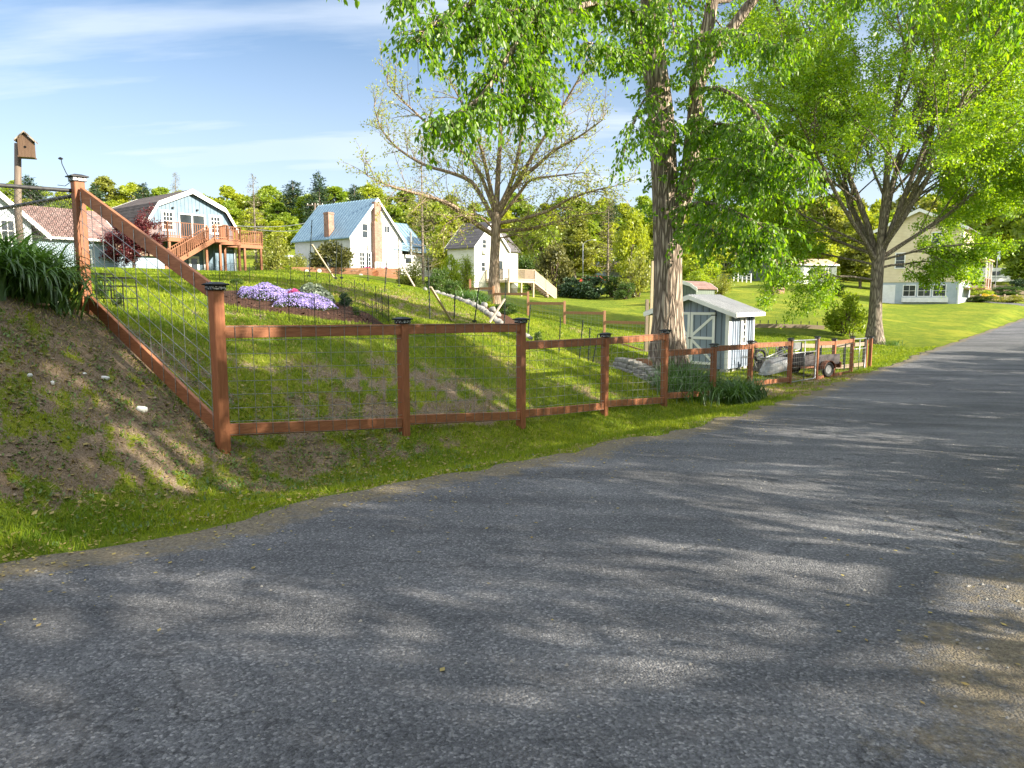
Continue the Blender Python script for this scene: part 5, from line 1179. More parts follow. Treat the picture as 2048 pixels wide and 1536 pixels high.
def camper():
    c = at(1940, 563, 122); root = thing('travel_trailer', 'white travel trailer parked far up the lane behind flower terraces', 'camper', Vector((c.x, c.y, gz(c.x, c.y) + .0)), -.06)
    L, W, z0, z1 = 7.4, 2.4, .5, 2.75; pr = [(0, z0), (L - .2, z0), (L, z0 + .7), (L - .5, z1 - .35), (L - 1.1, z1), (.15, z1), (0, z1 - .2)]
    MB().prism(pr, 0, W).build('body', M['camper'], root)
    for a, b in ((.9, 1.7), (3.3, 4.8)): MB().box(a, b, -.03, -.003, 1.5, 2.15).build('window', M['glass'], root)
    MB().box(5.9, 6.5, -.03, -.003, .75, 2.35).build('door', M['white'], root); MB().box(2.8, 3.9, .6, 1.5, z1, z1 + .25).build('roof_vent', M['white'], root)
    st = MB(); st.box(.02, L - .2, -.012, -.002, 1.05, 1.2); st.build('stripe', M['steel'], root)
    for x in (3.0, 3.8):
        w = MB(); pts = [(x + math.cos(a) * .26, .1, .36 + math.sin(a) * .26) for a in np.linspace(0, 6.2832, 13)]; w.tube(pts, .08, 6); w.build('wheel', M['rubber'], root)
    MB().tube([(L - .2, W / 2, .5), (L + 1.1, W / 2, .45)], .06, 6).build('hitch', M['black'], root)
camper()
def far_bits():
    g = at(1215, 553, 106); simple_shed('far_house', 'pale house with dark roof half hidden by shrubs left of the big trunk', Vector((g.x, g.y, gz(g.x, g.y))), .2, 4.6, 7, 2.7, 4.3, 'pale_clap', 'shingle_grey', (('f', .7, 1.5, 1.0, 2.0, 2, 2), ('f', 2.9, 3.8, .2, 2.1, 1, 1)), cat='house')
    g = at(1432, 560, 104); simple_shed('far_house', 'pale blue house wall glimpsed between hanging leaves right of the big trunk', Vector((g.x, g.y, gz(g.x, g.y))), .15, 5.2, 7, 2.9, 4.3, 'blue_clap', 'shingle_grey', (('f', 1.2, 1.9, 1.2, 2.2, 2, 2),), cat='house')
    a = at(1468, 548, 96); b = at(1502, 556, 93); n = 4
    o = Vector((a.x, a.y, gz(a.x, a.y))); r = thing('picket_fence', 'short white rail fence sloping beside the pale blue house', 'fence', o)
    for i in range(n + 1):
        p = a.lerp(b, i / n); MB().box(p.x - .06, p.x + .06, p.y - .06, p.y + .06, gz(p.x, p.y) - .2, gz(p.x, p.y) + 1.15).build('post', M['white'], r, o)
    for h in (.4, .75, 1.08): MB().beam((a.x, a.y - .07, gz(a.x, a.y) + h), (b.x, b.y - .07, gz(b.x, b.y) + h), .03, .1).build('rail', M['white'], r, o)
    # planter box, low bed edging, red car top
    p = at(1549, 581, 76); z = gz(p.x, p.y); r = thing('brick_planter', 'low red brick planter on the bright slope below the long shed', 'planter', (p.x, p.y, z), .5); m = MB()
    for b_ in ((-.9, .9, -.5, -.42), (-.9, .9, .42, .5), (-.9, -.82, -.42, .42), (.82, .9, -.42, .42)): m.box(*b_, -.2, .6)
    m.build('brick_side', M['brick'], r); MB().box(-.82, .82, -.42, .42, -.1, .5).build('soil', M['bark'], r)
    for k in range(3): MB().blob((-1.5 + .25 * k, -.3, .12), (.25, .2, .2), k, 8).build('log', M['grey_wood'], r)
    a = at(1508, 651, 46); b = at(1648, 655, 46); o = Vector((a.x, a.y, gz(a.x, a.y))); r = thing('garden_edging', 'long low dark timber edging of a bed on the bright lawn behind the shed', 'edging', o)
    for i in range(5):
        p = a.lerp(b, i / 5); q = a.lerp(b, (i + 1) / 5); MB().beam((p.x, p.y, gz(p.x, p.y) + .1), (q.x, q.y, gz(q.x, q.y) + .1), .14, .26).build('timber', M['grey_wood'], r, o)
    for k in range(9):
        p = a.lerp(b, k / 8.5); MB().box(p.x - .02, p.x + .02, p.y + .4, p.y + .44, gz(p.x, p.y), gz(p.x, p.y) + .45).build('stake', M['black_green'], r, o)
    c = at(1186, 557, 98); z = gz(c.x, c.y) - .75; r = thing('parked_car', 'red parked car mostly hidden behind dark shrubs', 'car', (c.x, c.y, z), .15)
    MB().prism([(-2.1, .35), (2.1, .35), (2.15, .8), (1.3, .92), (.7, 1.4), (-1.0, 1.42), (-1.7, .95), (-2.15, .85)], -.85, .85).build('body', M['red_paint'], r)
    MB().prism([(1.15, .93), (.66, 1.34), (-.95, 1.36), (-1.5, .96)], -.87, -.852).build('window', M['glass'], r)
    for x in (-1.3, 1.3): w = MB(); w.tube([(x, -.92, .33), (x, -.7, .33)], .33, 14); w.build('wheel', M['rubber'], r)
    p = at(1990, 575, 100); z = gz(p.x, p.y); t = at(1990, 500, 100); r = thing('flagpole', 'slim pole with limp faded flag near the travel trailer', 'flagpole', (p.x, p.y, z))
    MB().tube([(p.x, p.y, z - .3), (p.x, p.y, t.z)], [.06, .04], 8).build('pole', M['galv'], r, (p.x, p.y, z))
    fv = []; nf = 8
    for i in range(nf + 1):
        for j in range(3): fv.append((p.x + .06 + j * .16 + .05 * math.sin(i + j), p.y + .06 * math.sin(i * 1.7 + j * 2), t.z - .1 - i * .16))
    fl = MB(); fl.add(fv, [(i * 3 + j, i * 3 + j + 1, i * 3 + j + 4, i * 3 + j + 3) for i in range(nf) for j in range(2)]); fl.build('flag', M['pale_clap'], r, (p.x, p.y, z))
    # planted terraces by the lane
    for i, (u0, u1, v, Y, lab) in enumerate(((1935, 2080, 590, 84, 'lower dark timber terrace of the flower garden by the lane'), (1930, 2080, 579, 92, 'middle timber terrace of the flower garden by the lane'), (1940, 2080, 570, 101, 'upper timber terrace of the flower garden by the lane'))):
        a = at(u0, v, Y); b = at(u1, v, Y); r = thing('timber_terrace', lab, 'terrace', (a.x, a.y, gz(a.x, a.y)), 0, 'timber terraces by the lane'); o = r.location.copy()
        for j in range(2):
            MB().beam((a.x, a.y + .05 * j, a.z - .5 + .3 * j), (b.x, b.y + .05 * j, b.z - .5 + .3 * j), .22, .29).build('timber', M['grey_wood'], r, o)
        for k in range(7): c = a.lerp(b, k / 6); MB().box(c.x - .1, c.x + .1, c.y - .2, c.y - .115, gz(c.x, c.y) - .2, c.z + .1).build('stay', M['grey_wood'], r, o)
    # poles and cables
    def pole(u, v0, v1, Y, label, arm, lamp=False):
        b = at(u, v1, Y); t = at(u, v0, Y); z = gz(b.x, b.y); r = thing('utility_pole', label, 'utility pole', (b.x, b.y, z)); o = r.location.copy()
        MB().tube([(b.x, b.y, z - .5), (t.x, t.y, t.z)], [.17 * (.5 if lamp else 1), .12 * (.5 if lamp else 1)], 8).build('pole', M['pole_wood'] if not lamp else M['galv'], r, o, True)
        if arm:
            MB().beam((t.x - 1.2, t.y, t.z - .3), (t.x + 1.2, t.y, t.z - .3), .11, .12).build('crossarm', M['pole_wood'], r, o); ins = MB()
            for x in (-1.05, -.4, .4, 1.05): ins.tube([(t.x + x, t.y, t.z - .24), (t.x + x, t.y, t.z - .05)], .05, 6)
            ins.build('insulator', M['white'], r, o)
        if lamp:
            MB().tube([(t.x, t.y, t.z - .1), (t.x + .5, t.y, t.z + .35), (t.x + 1.2, t.y, t.z + .45)], .035, 6).build('lamp_arm', M['galv'], r, o); MB().blob((t.x + 1.45, t.y, t.z + .42), (.22, .1, .06), 2, 8, .1).build('lamp_head', M['white'], r, o)
        return t
    t1 = pole(630, 406, 540, 105, 'wooden utility pole with crossarm rising behind the blue metal roof', True); t2 = pole(1166, 487, 555, 92, 'slim pale street lamp standing among the shrubs in the middle', False, True)
    for i, (ua, va, Ya, vb) in enumerate(((468, 451, 62, 442), (515, 459, 62, 452))):
        a = at(ua, va, Ya); b = at(626, vb, 104); pts = []
        for k in range(15): f = k / 14; p = a.lerp(b, f); p.z -= 1.1 * 4 * f * (1 - f) * .35; pts.append(p)
        tag(MB().tube(pts, .035, 5).build('overhead_cable', M['galv'], None, (a.x, a.y, a.z)), ('upper' if i == 0 else 'lower') + ' grey cable from the utility pole to the gambrel house', 'cable', 'overhead cables')
far_bits()
# ---------------------------------------------------------------- foliage tools
def unit(a): return a / (np.linalg.norm(a, axis=1, keepdims=True) + 1e-9)
def leafy(name, pos, axis, size, m, parent, origin, width=.5, fold=.12, tint=None, long=False):
    n = len(pos); axis = unit(axis); sd = unit(np.cross(axis, rng.normal(size=(n, 3)))); nm = np.cross(sd, axis); s = size[:, None]
    if long:      # pointed leaf with six corners, folded on the midrib
        k = [(0, 0, 0), (.28, .42, .5), (.62, .40, .5), (1, 0, -.35), (.62, -.40, .5), (.28, -.42, .5)]
        V = np.stack([pos + s * (axis * a + sd * b * width + nm * c * fold) for a, b, c in k], 1); i = np.arange(n)[:, None] * 6
        f = np.concatenate([i + np.array([[0, 1, 2, 3]]), i + np.array([[0, 3, 4, 5]])]); c = 6
    else:
        k = [(0, 0, 0), (.45, .5, 1), (1, 0, 0), (.45, -.5, 1)]
        V = np.stack([pos + s * (axis * a + sd * b * width + nm * c_ * fold) for a, b, c_ in k], 1); f = np.arange(n * 4).reshape(n, 4); c = 4
    if tint is None: tint = rng.random(n)
    return np_mesh(name, V.reshape(-1, 3), f, m, {'tint': np.repeat(np.clip(tint, 0, 1), c)}, parent, origin)
def rvec(): v = Vector(rng.normal(size=3)); return v.normalized()
class Tree:
    def __init__(s): s.w = MB(); s.lp = []; s.la = []; s.ls = []; s.minr = .0
    def limb(s, pts, r0, r1, k=6, pw=1.0):
        n = len(pts); s.w.tube(pts, [r1 + (r0 - r1) * (1 - i / (n - 1)) ** pw for i in range(n)], k, False)
    def leaf_along(s, pts, n, size, f0=.15, jit=.06, down=.3, out=.8):
        P = np.array([tuple(p) for p in pts]); f = f0 + (1 - f0) * rng.random(n); q = f * (len(P) - 1); i = np.minimum(q.astype(int), len(P) - 2); fr = (q - i)[:, None]
        pos = P[i] * (1 - fr) + P[i + 1] * fr + rng.normal(size=(n, 3)) * jit; d = unit(P[i + 1] - P[i])
        ax = unit(rng.normal(size=(n, 3))) * out + d * .5 + np.array([0, 0, -down]); s.lp.append(pos); s.la.append(ax); s.ls.append(size * rng.uniform(.65, 1.25, n))
    def path(s, p, d, L, n, wob, up):
        pts = [Vector(p)]; d = Vector(d).normalized()
        for i in range(n):
            d = (d + rvec() * wob + Vector((0, 0, up))).normalized(); pts.append(pts[-1] + d * (L / n))
        return pts, d
    def grow(s, p, d, L, r, lv, P):
        """recursive limb; P: dict of per-level lists"""
        n = P['seg'][lv]; pts, d2 = s.path(p, d, L, n, P['wob'][lv], P['up'][lv]); last = lv == len(P['seg']) - 1
        s.limb(pts, r, r * (.25 if last else .5), P['k'][lv])
        if last or P['leaf'][lv]:
            s.leaf_along(pts, P['leaf'][lv], P['size'], P.get('f0', .2), P.get('jit', .08), P.get('down', .3))
        if last: return
        m = P['n'][lv]
        for i in range(m):
            f = P['from'] + (1 - P['from']) * (i + rng.random()) / m; q = f * n; j = min(int(q), n - 1); b = pts[j].lerp(pts[j + 1], q - j); dd = (pts[j + 1] - pts[j]).normalized()
            az = rvec(); side = (az - dd * az.dot(dd)).normalized(); a = rad(P['ang'][lv] * rng.uniform(.7, 1.3))
            nd = dd * math.cos(a) + side * math.sin(a)
            s.grow(b, nd, L * P['len'][lv] * rng.uniform(.7, 1.2) * (1.15 - .5 * f), r * P['rr'][lv] * (1 - .4 * f), lv + 1, P)
        s.grow(pts[-1], d2, L * P['len'][lv] * .8, r * .5, lv + 1, P)
    def finish(s, root, o, wm, lm, width=.5, tn_='trunk', ln='crown', long=False, fold=.12, tint=None):
        if s.w.v: s.w.build(tn_, M[wm], root, o, True)
        if s.lp:
            pos = np.concatenate(s.lp); leafy(ln, pos, np.concatenate(s.la), np.concatenate(s.ls), M[lm], root, o, width, fold, tint, long)
def ipath(pts, n=4):
    """smooth a polyline (Catmull-Rom)"""
    P = [Vector(p) for p in pts]; P = [P[0] * 2 - P[1]] + P + [P[-1] * 2 - P[-2]]; out = []
    for i in range(1, len(P) - 2):
        for k in range(n):
            t = k / n; a, b, c, d = P[i - 1:i + 3]; out.append(.5 * ((2 * b) + (c - a) * t + (2 * a - 5 * b + 4 * c - d) * t * t + (3 * b - a - 3 * c + d) * t ** 3))
    return out + [P[-2]]

# ---------------------------------------------------------------- the big shade tree with hanging leaves
def big_tree():
    b = at(1335, 735, 18); o = Vector((b.x, b.y, gz(b.x, b.y))); root = thing('shade_tree', 'big shade tree with deeply furrowed forked trunk and long hanging leafy branches beside the shed', 'tree', o)
    T = Tree(); Y = 18.0; A = lambda u, v, y=Y: at(u, v, y); mw = F / Y
    stem = [(1337, 752, 46), (1337, 722, 39), (1336, 690, 35), (1336, 640, 30.5), (1336, 580, 27.5), (1336, 520, 27), (1336, 470, 28.5), (1334, 430, 27), (1331, 380, 25), (1328, 320, 24.5), (1324, 270, 25), (1320, 215, 24), (1313, 160, 23.5), (1305, 100, 22.5), (1302, 50, 20), (1300, 0, 18), (1296, -70, 17), (1290, -160, 15), (1280, -260, 12), (1275, -360, 8)]
    P = [A(u, v) for u, v, r in stem]; R = [r / mw for u, v, r in stem]; k = 28; vs = []; n = len(P)
    # furrowed trunk: many-sided rings with ridges and root flare
    for i, (p, r) in enumerate(zip(P, R)):
        for j in range(k):
            th = 2 * math.pi * j / k; fl = 1 + (.15 * max(0, (3 - i) / 3)) * math.sin(5 * th + 1) + .035 * math.sin(9 * th + i * .7) + .03 * math.sin(14 * th - i)
            vs.append(p + Vector((math.cos(th), math.sin(th), 0)) * r * fl)
    T.w.add(vs, [(i * k + j, i * k + (j + 1) % k, (i + 1) * k + (j + 1) % k, (i + 1) * k + j) for i in range(n - 1) for j in range(k)])
    s2 = ipath([A(1340, 475), A(1352, 430, 17.9), A(1368, 390, 17.9), A(1379, 340, 17.9), A(1384, 290, 17.9), A(1390, 235, 18), A(1393, 180, 18), A(1400, 130, 18), A(1412, 70, 18), A(1425, 0, 18), A(1436, -90, 18), A(1445, -200, 18)])
    T.limb(s2, 19 / mw, 9 / mw, 16, .8)
    T.limb(ipath([A(1396, 170), A(1418, 120, 17.9), A(1450, 75, 17.8), A(1500, 8, 17.6), A(1560, -60, 17.2), A(1640, -90, 16.4), A(1720, -80, 15.2), A(1850, -70, 13.5), A(1990, -50, 12.4)]), 13.5 / mw, .02, 12, .9)
    st = A
    limbs = [  # polyline, root radius, number of hanging shoots, shoot length, start fraction
        ([(1300, -70, 18), (1240, -130, 16.5), (1130, -120, 14.5), (1010, -60, 13.2), (940, 8, 12.6), (868, 48, 12.2), (832, 84, 12)], .11, 76, (.45, 1.05), .35),
        ([(1010, -62, 13.2), (900, -60, 12.6), (845, -30, 12.2), (800, -5, 11.9)], .04, 34, (.35, .8), .3),
        ([(1302, -10, 18), (1220, -60, 16), (1120, -20, 14.5), (1050, 60, 13.5), (1010, 125, 13), (960, 195, 12.7), (905, 232, 12.5), (868, 250, 12.4)], .10, 130, (.45, .9), .3),
        ([(1302, 50, 17.8), (1210, 5, 16), (1120, 35, 14.5), (1078, 110, 14), (1062, 170, 13.6), (1048, 215, 13.4)], .08, 115, (.5, 1.0), .3),
        ([(1120, 35, 14.5), (1040, 20, 13.6), (985, 30, 13), (950, 80, 12.8)], .04, 80, (.5, 1.1), .0),
        ([(1300, -40, 17.8), (1230, -90, 16), (1150, -70, 14.8), (1060, -40, 14), (1000, -20, 13.6)], .07, 90, (.6, 1.2), .3),
        ([(1305, 100, 17.6), (1270, 112, 16.8), (1230, 98, 16), (1175, 84, 15.4)], .05, 70, (.3, .8), .15),
        ([(1302, 40, 17.6), (1262, 20, 16.6), (1215, -10, 16), (1160, -10, 15.6)], .05, 64, (.4, .9), .15),
        ([(1316, 190, 17.6), (1288, 200, 17), (1266, 250, 16.4), (1244, 318, 16)], .035, 26, (.35, .9), .15),
        ([(1318, 230, 17.6), (1296, 250, 16.8), (1285, 300, 16.4)], .03, 16, (.35, .8), .15),
        ([(1392, 180, 18), (1440, 178, 17), (1500, 215, 16.2), (1550, 285, 15.6), (1580, 310, 15.3), (1630, 345, 15)], .06, 85, (.4, 1.0), .12),
        ([(1384, 330, 17.9), (1425, 318, 17), (1480, 335, 16.2), (1545, 365, 15.6)], .055, 120, (.5, 1.25), .08),
        ([(1360, 420, 17.8), (1400, 405, 16.9), (1450, 415, 16.2), (1505, 440, 15.7), (1545, 470, 15.4)], .05, 100, (.45, 1.0), .05),
        ([(1348, 455, 17.8), (1400, 450, 16.9), (1440, 468, 16.2), (1500, 486, 15.8), (1548, 496, 15.5)], .04, 96, (.45, .95), .08),
        ([(1386, 280, 17.9), (1420, 250, 17.2), (1470, 255, 16.4), (1520, 300, 15.8)], .05, 95, (.5, 1.1), .1),
        ([(1402, 110, 17.9), (1440, 60, 17), (1490, 70, 16.4), (1540, 95, 16), (1600, 80, 15.6)], .05, 85, (.4, 1.0), .08),
        ([(1420, 20, 17.9), (1400, -40, 17), (1360, -60, 16), (1330, -20, 15.4)], .04, 36, (.3, .8), .2),
        ([(1640, -90, 16.4), (1690, -60, 15), (1740, -30, 14), (1790, -10, 13.4)], .03, 26, (.4, 1.7), .3),
        ([(1720, -80, 15.2), (1850, -70, 13.5), (1990, -50, 12.4), (2080, -30, 11.6)], .03, 60, (.5, 1.7), .1),
        ([(1305, -20, 18), (1330, -10, 16.9), (1345, 40, 16.3), (1350, 100, 16.1)], .03, 46, (.3, .75), .2), ([(1404, 60, 18), (1396, 85, 17), (1392, 150, 16.5)], .03, 46, (.3, .75), .1), ([(1328, 250, 17.6), (1345, 240, 16.8), (1352, 275, 16.4)], .02, 14, (.3, .6), .2), ([(1388, 250, 18), (1400, 230, 17), (1402, 270, 16.6)], .02, 40, (.3, .7), .1),
        ([(1302, 40, 18), (1285, 30, 16.8), (1280, 90, 16.2)], .03, 40, (.3, .7), .2),
        ([(1010, -62, 13.2), (850, -110, 12), (740, -55, 11.5), (640, -35, 11.2)], .025, 9, (.25, .38), .62)]
    for pl, r, n, (l0, l1), f0 in limbs:
        pts = ipath([A(*q) for q in pl], 4); T.limb(pts, r, .012, 7)
        n = int(n * (1.25 if pl[-1][0] < 1300 else 1.0))
        for i in range(n):
            f = f0 + (1 - f0) * (i + rng.random()) / n; q = f * (len(pts) - 1); j = min(int(q), len(pts) - 2); p = pts[j].lerp(pts[j + 1], q - j)
            a = rng.uniform(0, 2 * math.pi); L = rng.uniform(l0, l1); d = Vector((math.cos(a), math.sin(a), rng.uniform(-.3, .7)))
            sp, _ = T.path(p, d, L, 6, .16, -.34); T.w.tube(sp, [.007, .006, .005, .004, .003, .003, .002], 4, False)
            T.leaf_along(sp, int(L * 27), .115, .12, .035, .75, .75)
    for i in range(95):     # sprouts on the stems
        if i < 60: q = rng.uniform(6, 15.5); j = int(q); p = P[j].lerp(P[j + 1], q - j); r = R[j]
        else: j = int(rng.uniform(4, len(s2) - 2)); p = s2[j]; r = .2
        a = rng.uniform(0, 2 * math.pi); d = Vector((math.cos(a), math.sin(a), .2)); sp, _ = T.path(p + d * r * .8, d, rng.uniform(.25, .65), 4, .2, -.15)
        T.w.tube(sp, [.006, .005, .004, .003, .002], 4, False); T.leaf_along(sp, int(rng.uniform(10, 24)), .11, .2, .04, .6, .8)
    # the crown above the picture
    Q = dict(seg=[5, 4, 3], wob=[.16, .22, .3], up=[.0, -.04, -.1], n=[7, 5], ang=[45, 50], len=[.55, .55], rr=[.5, .5], k=[6, 4, 3], leaf=[0, 10, 26], size=.15, jit=.14, down=.4, **{'from': .25})
    for p0, dx, dy, dz, L in ((P[-4], -.9, -.5, .5, 5.5), (P[-3], .6, -.8, .6, 5.5), (P[-2], -.6, .8, .7, 5), (P[-1], .2, -.3, 1, 5), (P[-5], .3, .9, .4, 5.5), (s2[-4], .8, -.8, .7, 6), (s2[-2], .7, .6, 1, 6), (s2[-1], .3, -.9, .9, 6), (s2[-9], .5, .9, .3, 6)):
        T.grow(p0, (dx, dy, dz), L, .1, 0, Q)
    T.finish(root, o, 'bark_big', 'leaf_elm', .52, long=True, fold=.1)
big_tree()

# ---------------------------------------------------------------- sparse walnut, fan-shaped maple
def walnut():
    Y = 40.0; b = at(989, 590, Y); o = Vector((b.x, b.y, gz(b.x, b.y))); root = thing('walnut_tree', 'sparse wide tree just coming into leaf, bare grey limbs, in front of the cream house', 'tree', o)
    T = Tree(); mw = F / Y; A = lambda u, v, y=Y: at(u, v, y)
    T.w.tube([(o.x, o.y, o.z - .3), A(988, 560), A(989, 520), A(991, 480), A(992, 450), A(993, 425)], [.42, .31, .27, .26, .27, .24], 14, False)
    P = dict(seg=[5, 4, 3], wob=[.22, .26, .3], up=[.03, .02, .0], n=[6, 4], ang=[46, 48], len=[.55, .6], rr=[.5, .55], k=[5, 4, 3], leaf=[0, 3, 7], size=.16, jit=.1, down=.0, **{'from': .15})
    for pl, r in (([(987, 470), (950, 446), (903, 410), (865, 396), (830, 386), (780, 372), (735, 352)], .15), ([(988, 440), (962, 392), (940, 362), (900, 345), (850, 330), (800, 300), (765, 262), (748, 215)], .14),
                  ([(992, 430), (996, 350), (1000, 280), (1003, 200), (1006, 120)], .17), ([(994, 425), (1024, 360), (1040, 290), (1052, 220), (1060, 150)], .14), ([(998, 425), (1035, 365), (1075, 330), (1110, 300), (1155, 275), (1205, 240)], .14),
                  ([(996, 440), (1038, 388), (1062, 360), (1110, 352), (1165, 345)], .11), ([(996, 447), (1050, 437), (1100, 420), (1135, 400), (1185, 382), (1230, 372)], .11), ([(995, 462), (1058, 458), (1112, 444), (1150, 432), (1212, 424)], .12),
                  ([(990, 420), (975, 350), (960, 290), (930, 220), (900, 160)], .13), ([(988, 460), (960, 432), (925, 430), (890, 450)], .06), ([(996, 475), (1012, 475), (1035, 470), (1062, 490)], .05), ([(990, 425), (950, 330), (880, 270), (820, 215), (775, 170)], .11),
                  ([(1000, 420), (1060, 320), (1110, 240), (1150, 170), (1180, 120)], .11)):
        yo = (int(pl[-1][0]) % 5 - 2) * .35; pts = ipath([A(u, v, Y + i * yo) for i, (u, v) in enumerate(pl)], 3); T.limb(pts, r, .02, 7, .8)
        n = len(pts)
        for i in range(2, n, 1):
            for _ in range(2):
                a = rvec(); d = (pts[i] - pts[i - 1]).normalized(); sd = (a - d * a.dot(d)).normalized(); T.grow(pts[i], d * .75 + sd * .8 + Vector((0, 0, .15)), rng.uniform(.9, 2.1) * (1 - .3 * i / n), .028, 1, P)
    T.finish(root, o, 'bark_tan', 'leaf_walnut', .42)
walnut()
def maple():
    Y = 42.0; b = at(1750, 684, Y); o = Vector((b.x, b.y, gz(b.x, b.y))); root = thing('maple_tree', 'large fan-shaped tree in bright yellow green spring leaf standing by the lane', 'tree', o)
    T = Tree(); A = lambda u, v, y=Y: at(u, v, y)
    T.w.tube([(o.x, o.y, o.z - .3), A(1749, 672), A(1750, 640), A(1752, 590), A(1755, 540), A(1758, 500)], [.66, .50, .37, .33, .33, .33], 16, False)
    P = dict(seg=[7, 5, 4, 3], wob=[.1, .16, .22, .28], up=[.035, .03, .0, -.06], n=[9, 7, 5], ang=[34, 42, 48], len=[.50, .5, .5], rr=[.45, .45, .5], k=[8, 5, 4, 3], leaf=[0, 7, 30, 39], size=.16, jit=.16, down=.35, **{'from': .22})
    f1 = A(1757, 520)
    for dx, dy, dz, L, r in ((-.36, .1, 1, 13.5, .19), (-.12, -.3, 1, 14.5, .21), (.14, .25, 1, 15, .21), (.42, -.1, 1, 14, .18), (.75, .3, .9, 11.5, .13), (-.72, -.25, .85, 10.5, .13), (.05, .8, .9, 12, .13), (.15, -.85, .8, 11.5, .12), (-.85, .5, .45, 8.5, .09), (.95, -.5, .66, 9, .09), (1.0, .1, .62, 9, .09), (-.9, 0, .28, 7.5, .07), (-.4, .3, 1.1, 13, .13), (.4, -.4, 1.1, 14, .13)):
        T.grow(f1 + Vector((dx * .2, dy * .2, rng.uniform(-.5, .9))), (dx, dy, dz), L, r, 0, P)
    Q = dict(P); Q['up'] = [-.05, -.08, -.12, -.12]; Q['n'] = [7, 5, 4]; Q['leaf'] = [0, 4, 14, 18]
    for u, v, dx, dy, L in ((1748, 560, -1, -.1, 5.0), (1764, 535, 1, .1, 3.8), (1750, 530, -.7, .7, 6), (1765, 520, .8, -.6, 4.0)):
        T.grow(A(u, v), (dx, dy, .25), L, .07, 0, Q)
    T.finish(root, o, 'bark', 'leaf_maple', .55)
maple()

# ---------------------------------------------------------------- prototypes for woods and hedges
def proto_broadleaf(name, lm, seed, nl=6000, leaf=.62, h=12, cr=3.6, sparse=1.0):
    """a wood tree 12 m tall: trunk, limbs and clumps of leaves"""
    global rng
    keep = rng; rng = np.random.default_rng(seed); root = thing(name, None, None); T = Tree()
    T.w.tube([(0, 0, -.5), (.1, 0, h * .3), (.05, .1, h * .62), (0, 0, h * .85)], [.24, .19, .12, .04], 8, False)
    cl = []
    for i in range(46):
        z = h * rng.uniform(.22, .97); f = (z / h - .22) / .75; R = cr * (math.sin(math.pi * min(1, .18 + f * .82)) ** .7) * rng.uniform(.45, 1.0); a = i * 2.4 + rng.uniform(-.5, .5)
        c = Vector((math.cos(a) * R, math.sin(a) * R, z)); cl.append((c, rng.uniform(.85, 1.7) * cr / 3.6 * (1.15 - .4 * f)))
        if i % 2 == 0: T.w.tube([(0, 0, max(.6, z - R * .9)), c * .5 + Vector((0, 0, z * .5 - .3)), c], [.09, .06, .02], 5, False)
    per = int(nl / len(cl)); tint = []
    for c, r in cl:
        d = unit(rng.normal(size=(per, 3))); d[:, 2] = d[:, 2] * .75; q = rng.random((per, 1)) ** .4; pos = np.array(tuple(c)) + d * r * q * np.array([1, 1, .8])
        T.lp.append(pos); T.la.append(d * .5 + rng.normal(size=(per, 3)) * .7); T.ls.append(leaf * rng.uniform(.55, 1.25, per)); tint.append(np.clip(rng.normal(rng.uniform(.25, .75), .2, per), 0, 1))
    T.finish(root, None, 'bark', lm, .62, tint=np.concatenate(tint)); rng = keep; return root
def proto_pine(name, lm, seed, h=14, wid=2.6, gap=.55, droop=-.1, leaf=.55, dens=60, trunk='bark', ragged=.35):
    global rng
    keep = rng; rng = np.random.default_rng(seed); root = thing(name, None, None); T = Tree(); T.w.tube([(0, 0, -.5), (0, 0, h * .5), (0, 0, h)], [.24, .15, .02], 8, False)
    z = h * .12
    while z < h * .985:
        f = z / h; nb = 6 if f < .8 else 4
        for k in range(nb):
            a = rng.uniform(0, 6.283); L = wid * (1 - f) ** .75 * rng.uniform(1 - ragged, 1 + ragged) + .22
            e = Vector((math.cos(a) * L, math.sin(a) * L, z + droop * L + .15 * L)); m = Vector((math.cos(a) * L * .5, math.sin(a) * L * .5, z + .02 * L))
            T.w.tube([(0, 0, z), m, e], [.045 * (1.1 - f), .03 * (1.1 - f), .008], 4, False); T.leaf_along([Vector((0, 0, z)), m, e], max(6, int(dens * L / wid)), leaf, .2, .14 + .06 * L, .1, .9)
        z += gap * rng.uniform(.7, 1.3) * (1.05 - .4 * f)
    T.finish(root, None, trunk, lm, .28); rng = keep; return root
def proto_shrub(name, lm, seed, nl=2600, leaf=.14, open_=.0):
    """unit shrub: 2 wide, 2 tall"""
    global rng
    keep = rng; rng = np.random.default_rng(seed); root = thing(name, None, None); T = Tree(); tint = []
    for i in range(26):
        a = rng.uniform(0, 6.283); f = rng.random(); R = .78 * math.sqrt(f) ; z = rng.uniform(.18, 1.75) * (1 - .55 * f) + .12
        c = Vector((math.cos(a) * R, math.sin(a) * R, z)); T.w.tube([(rng.normal(0, .08), rng.normal(0, .08), -.1), c * .55 + Vector((0, 0, .1)), c], [.03, .02, .008], 4, False)
        per = nl // 26; d = unit(rng.normal(size=(per, 3))); r = rng.uniform(.2, .38); pos = np.array(tuple(c)) + d * r * rng.random((per, 1)) ** .5; pos[:, 2] = np.maximum(pos[:, 2], .02)
        T.lp.append(pos); T.la.append(d * .6 + rng.normal(size=(per, 3)) * .6 + np.array([0, 0, .2])); T.ls.append(leaf * rng.uniform(.6, 1.3, per)); tint.append(np.clip(rng.normal(rng.uniform(.2, .8), .2, per), 0, 1))
    T.finish(root, None, 'twig', lm, .55, 'stems', 'leaves', tint=np.concatenate(tint)); rng = keep; return root
